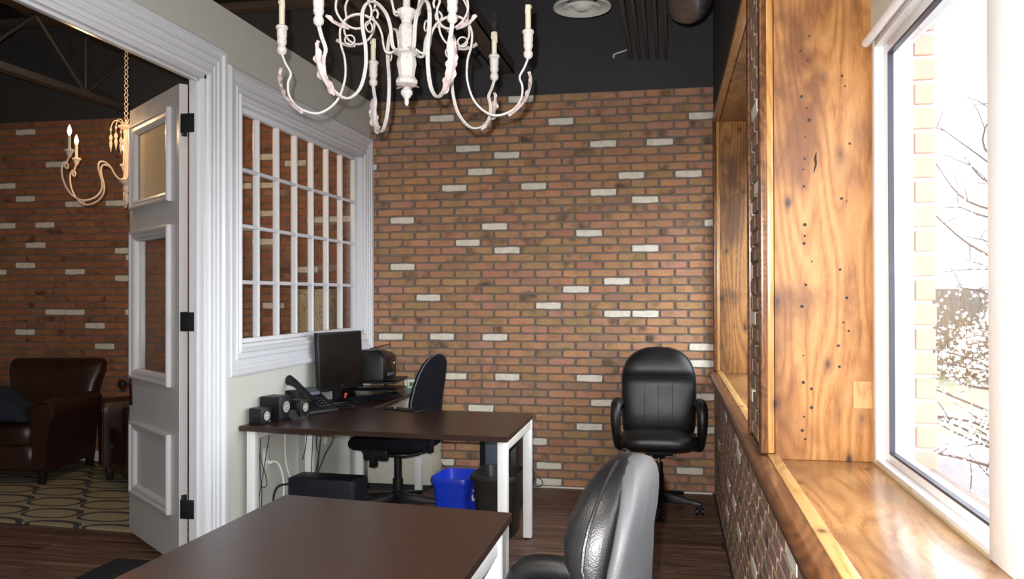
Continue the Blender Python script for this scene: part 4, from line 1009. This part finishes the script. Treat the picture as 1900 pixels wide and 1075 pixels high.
for k, deg in enumerate((28, 150, 205, 322)):
    a = R(deg+17.8); mt = Matrix.Rotation(a, 4, 'Z')
    up_ = [(9, 18), (18, 24), (26, 20), (31, 0), (44, -28), (80, -48), (112, -40), (134, -12), (133, 12), (137, 28), (136, 44), (124, 60), (104, 68), (84, 62), (72, 46), (70, 28), (76, 14), (68, 6), (62, 14), (64, 24)]
    b = MB().tube(spline([(r_*pxm, 0, zz(y)) for r_, y in up_], 5), .0042, 7); b.v = [tuple(mt @ Vector(p_)) for p_ in b.v]
    s_ = b.build('scroll', M['chand'], cha, ang=80)
    leaf_mesh(s_, [(112, 68), (128, 66), (143, 60), (155, 52)], 5, a, lob=4)
b = MB(); z = zz(-160)
k = 0
while z < ZC:
    b.torus((0, 0, z+.016), .011, .0022, 'Y' if k % 2 else 'X', 12, 5); z += .024; k += 1
b.build('chain', M['chand'], cha)

# ------------------------------------------------------------------ the small lit chandelier in the lounge
LY = 4.75; lc = onY(234, 300, LY); dL = (Vector((lc.x, lc.y, lc.z))-CAM).dot(FW); pl_ = dL/F
def lz(y): return lc.z+(300-y)*pl_
ch2 = T('lit_chandelier', 'small cream chandelier with glowing candle bulbs hanging in the lounge', 'chandelier', (lc.x, lc.y, 0))
MB().lathe([(r_*pl_, lz(y)) for r_, y in [(1, 386), (3, 378), (6, 370), (4, 362), (3, 358), (6, 352), (5, 345), (12, 338), (13, 334), (6, 331), (4, 326), (4, 300), (6, 292), (4, 285), (5, 272), (7, 262), (4, 256), (5, 242), (13, 237), (14, 234), (2, 231), (2, 222)]], 14).build('turned_column', M['chand2'], ch2)
AP2 = [(6, 336), (14, 333), (22, 325), (30, 312), (42, 305), (50, 309), (50, 322), (45, 340), (45, 356), (56, 371), (78, 379), (98, 370), (111, 348), (114, 325), (109, 314), (103, 319), (105, 325), (109, 320), (104, 310), (102, 304)]
for deg in (206, 147, 92, 284, 332, 32):
    a = R(deg+35.3); mt = Matrix.Rotation(a, 4, 'Z')
    def tr2(b): b.v = [tuple(mt @ Vector(p_)) for p_ in b.v]; return b
    arm = tr2(MB().tube(spline([(r_*pl_, 0, lz(y)) for r_, y in AP2], 4), .0058, 7)).build('arm', M['chand2'], ch2, ang=80)
    cx_ = 101*pl_
    tr2(MB().lathe([(r_*pl_, lz(y)) for r_, y in [(2, 305), (4, 301), (5, 297), (8, 294), (8, 291), (4, 290)]], 12, (cx_, 0, 0))).build('candle_cup', M['chand2'], arm)
    tr2(MB().lathe([(2.6*pl_, lz(y)) for y in (291, 266)], 10, (cx_, 0, 0))).build('candle_sleeve', M['candle'], arm)
    tr2(MB().lathe([(r_*pl_, lz(y)) for r_, y in [(1.5, 266), (3.6, 261), (3.6, 257), (2, 251), (.3, 247)]], 10, (cx_, 0, 0))).build('bulb', M['lit'], arm)
    pt = mt @ Vector((cx_, 0, lz(240)))
    light('candle_light', 'POINT', (lc.x+pt.x, lc.y+pt.y, pt.z), 4.5, (1.0, .62, .30), .02)
for k in range(6):
    a = R(25+60*k); mt = Matrix.Rotation(a, 4, 'Z'); r0 = 26
    b = MB().tube(spline([(3*pl_, 0, lz(236)), (12*pl_, 0, lz(225)), (21*pl_, 0, lz(226)), (26*pl_, 0, lz(238))], 4), .0032, 6)
    b.v = [tuple(mt @ Vector(p_)) for p_ in b.v]; s_ = b.build('hook', M['chand2'], ch2, ang=80)
    b = MB().lathe([(r_*pl_, lz(y)) for r_, y in [(.3, 238), (2.4, 241), (.5, 245), (.5, 250), (2.6, 254), (3.2, 258), (1.6, 262), (2.8, 266), (2.4, 272), (1, 278), (.3, 283)]], 8, (26*pl_, 0, 0)); b.v = [tuple(mt @ Vector(p_)) for p_ in b.v]; b.build('pendant_drop', M['chand2'], s_, ang=80)
b = MB(); z = lz(224); k = 0
while z < ZC:
    b.torus((0, 0, z+.018), .013, .0026, 'Y' if k % 2 else 'X', 12, 5); z += .029; k += 1
b.build('chain', M['chand2'], ch2)

# ------------------------------------------------------------------ ceiling services
def pipe_y(name, label, cat, xpx, ypx, r_, group, y0=.6, sq=False):
    p_ = onY(xpx, ypx, YB); o = (MB().box(p_.x-r_, p_.x+r_, y0, YB+.0, p_.z, p_.z+2*r_) if sq else MB().cyl((p_.x, y0, p_.z+r_), (p_.x, YB-.004, p_.z+r_), r_, 12)).build(name, M['steel'], smooth=not sq)
    tag(o, label, cat, group); return o
for (x, y), wh in zip(((1187, 112), (1202, 112), (1220, 112), (1236, 111)), ('directly right of the conduit with the white wire', 'second to the right of the conduit with the white wire', 'second from the right beyond the round diffuser', 'rightmost of the bundle beyond the round diffuser')): pipe_y('conduit', 'thin dark ceiling conduit, '+wh, 'pipe', x, y, .013, 'ceiling conduits right of the round diffuser')
pipe_y('conduit', 'dark conduit with a white wire dangling from its end', 'pipe', 1171, 112, .017, None)
for (x, y), wh in zip(((775, 138), (801, 138), (821, 137), (889, 131)), ('leftmost of the four', 'second from the left of the four', 'third from the left of the four', 'rightmost, apart from the other three')): pipe_y('conduit', 'dark painted ceiling conduit behind the large chandelier, '+wh, 'pipe', x, y, .030, 'ceiling conduits behind the large chandelier')
pb = onY(955, 137, YB)
jo = T('ceiling_beam', 'wide dark steel channel crossing the ceiling behind the chandelier', 'beam', (pb.x, 3.5, pb.z)); b = MB(); b.box(-.14, 0, -3.0, YB-3.5, 0, .008).box(-.14, -.13, -3.0, YB-3.5, 0, .09).box(-.01, 0, -3.0, YB-3.5, 0, .09); b.build('channel', M['steel'], jo)
pw = onY(1152, 96, YB); cable([(onY(1171, 88, YB-.01).x, YB-.01, onY(1171, 88, YB-.01).z), (pw.x+.03, YB-.02, pw.z+.0), onY(1140, 101, YB-.02), onY(1139, 108, YB-.01)], .005, 'wcable', 'white wire stub hanging from the ceiling conduit')
def web_joist(name, label, p0, p1, depth, n, group='open web steel joists'):
    p0, p1 = Vector(p0), Vector(p1); t = T(name, label, 'joist', tuple(p0), 0, group); d = p1-p0; nrm = Vector((-d.y, d.x, 0)).normalized()*.045
    for nm, dz in (('bottom_chord', 0), ('top_chord', depth)):
        rs = [[q+nrm+_z*dz, q-nrm+_z*dz, q-nrm+_z*(dz+.05), q+nrm+_z*(dz+.05)] for q in (Vector((0, 0, 0)), d)]; MB().rings(rs).build(nm, M['steel'], t, smooth=False)
    for k in range(n):
        a = d*(k/n); m_ = d*((k+.5)/n); c = d*((k+1)/n)
        MB().tube([a+_z*depth, m_+_z*.04], .014, 6).build('web_bar', M['steel'], t); MB().tube([m_+_z*.04, c+_z*depth], .014, 6).build('web_bar', M['steel'], t); MB().tube([m_+_z*.04, m_+_z*depth], .011, 6).build('web_bar', M['steel'], t)
    return t
e1 = onY(240, 210, YB2)
web_joist('web_joist', 'dark steel web joist above the armchairs running to the lounge bricks', (e1.x, 2.2, e1.z), (e1.x, YB2-.01, e1.z), .50, 4)
web_joist('web_joist', 'dark steel web joist crossing high over both rooms behind the white chandelier', (-8.1, 5.95, 3.64), (.1, 5.95, 3.64), .24, 12)
web_joist('web_joist', 'dark steel web joist at the office side above the partition top', (-1.62, 2.2, 3.2), (-1.62, YB-.01, 3.2), .36, 5)
# round diffuser
dpos = onY(1080, 14, 5.2); df = T('ceiling_diffuser', 'round white ceiling air diffuser of nested rings', 'air diffuser', tuple(dpos)); rad = 54*((dpos-CAM).dot(FW))/F
MB().lathe([(rad*.55, .05), (rad*.98, .012), (rad, 0), (rad*.97, -.006), (rad*.80, .004), (rad*.62, .03)], 40, cap=False).build('outer_ring', M['diff'], df)
MB().lathe([(rad*.45, .03), (rad*.66, -.002), (rad*.62, -.014), (rad*.40, .008)], 36, cap=False).build('middle_ring', M['diff'], df)
MB().lathe([(.001, -.020), (rad*.22, -.018), (rad*.30, -.008), (rad*.40, .012), (.001, .02)], 32, cap=False).build('centre_disc', M['diff'], df)
MB().lathe([(rad*.8, .052), (rad*.8, .4), (.001, .4)], 32, cap=False).build('duct_collar', M['foil'], df)
# flexible duct
d0 = onY(1300, -6, 3.9); fdct = T('flexible_duct', 'crinkled black foil air duct sagging beside the right wall', 'duct', (d0.x-.052, 3.9, d0.z+.0)); 
r_ = 45*((d0-CAM).dot(FW))/F
pts = spline([(.0, .80, .50), (.0, .62, .26), (0, .32, .10), (0, 0, .0+.06), (-.02, -.5, .12), (-.03, -1.3, .35)], 9); rads = [r_*(1+.03*(i % 2)) for i in range(len(pts))]
b = MB().tube(pts, rads, 20); b.v = [tuple(Vector(p_)*1) for p_ in b.v]; b.build('foil_sleeve', M['foil'], fdct, ang=60)
# ------------------------------------------------------------------ outdoors
gr = st(MB().add([(1.2, -20, -.5), (60, -20, -.5), (60, 60, -.5), (1.2, 60, -.5)], [(0, 1, 2, 3)]).build('ground_lawn', M['grass'], smooth=False), 'green lawn outside the window'); gr['kind'] = 'structure'
rd = st(MB().add([(1.3, -20, -.48), (60, -20, -.48), (60, 14.0, -.48), (1.3, 12.5, -.48)], [(0, 1, 2, 3)]).build('ground_road', M['road'], smooth=False), 'pale asphalt outside the window')
fe = T('fence', 'tall grey board fence beyond the lawn', 'fence', (7.5, 24, -.5))
for k in range(24): bx(5+k*.25, 5.24+k*.25, 24, 24.03, -.5, 1.6).build('fence_board', M['fence'], fe, world=True, smooth=False)
bx(5, 11, 24.03, 24.1, 1.3, 1.4).build('fence_rail', M['fence'], fe, world=True, smooth=False)
rt = random.Random(21)
sh = T('bare_shrub', 'bare tangled olive shrub in front of the fence', 'shrub', (6.9, 21, -.5))
b = MB()
for k in range(140):
    p = Vector((6.9+rt.gauss(0, .7), 21+rt.gauss(0, .6), -.5)); q = p+Vector((rt.gauss(0, .7), rt.gauss(0, .5), rt.uniform(1.2, 2.9)))
    b.tube([p, (p+q)/2+Vector((rt.gauss(0, .15), 0, 0)), q], [.018, .012, .005], 4)
b.build('twigs', M['shrub'], sh, world=True, smooth=False)
tr = T('blossom_tree', 'white blossoming tree close outside the near window', 'tree', (2.45, 6.3, -.5))
b = MB(); b.tube(spline([(2.55, 6.3, -.5), (2.5, 6.3, .3), (2.56, 6.35, 1.0), (2.45, 6.3, 1.9), (2.4, 6.3, 2.9)], 4), [.07-.0035*i for i in range(17)], 8); b.build('trunk', M['bark'], tr, world=True)
br = []; b = MB()
for k in range(84):
    z = rt.uniform(-.35, 2.2); a = rt.uniform(0, 2*PI); l = rt.uniform(.45, 1.15)*(1 if z < 1.6 else .7)
    p = Vector((2.5, 6.3, z)); q = p+Vector((math.cos(a)*l, math.sin(a)*l, rt.uniform(.1, .6))); md = (p+q)/2+Vector((rt.gauss(0, .08), rt.gauss(0, .08), rt.gauss(.02, .08)))
    pts = spline([p, md, q], 5); b.tube(pts, [.014-.0011*i for i in range(len(pts))], 5); br.append(pts)
    for t in range(3):
        s_ = pts[rt.randrange(3, len(pts))]; e = s_+Vector((rt.gauss(0, .16), rt.gauss(0, .16), rt.gauss(.08, .14))); b.tube([s_, (s_+e)/2+Vector((.01, 0, .01)), e], [.005, .004, .002], 4); br.append([s_, (s_+e)/2, e])
b.build('branches', M['bark'], tr, world=True, smooth=False)
b = MB()
for pts in br:
    for s_ in pts[1:]:
        dens = .95 if s_.z < 1.35 else (.5 if s_.z < 1.7 else .12)
        if rt.random() > dens: continue
        for k in range(rt.randint(6, 14)):
            c = s_+Vector((rt.gauss(0, .035), rt.gauss(0, .035), rt.gauss(0, .035))); nn = Vector((rt.gauss(0, 1), rt.gauss(0, 1)-.4, rt.gauss(0, 1))).normalized(); u = nn.orthogonal().normalized(); v_ = nn.cross(u)
            rr_ = rt.uniform(.011, .019); vs = [c]
            for j in range(10): a = 2*PI*j/10; ra = rr_*(1 if j % 2 == 0 else .55); vs.append(c+(u*math.cos(a)+v_*math.sin(a))*ra+nn*rr_*.25)
            b.add(vs, [(0, 1+j, 1+(j+1) % 10) for j in range(10)])
o = b.build('blossoms', M['petal'], tr, world=True, smooth=False); o['kind'] = 'stuff'
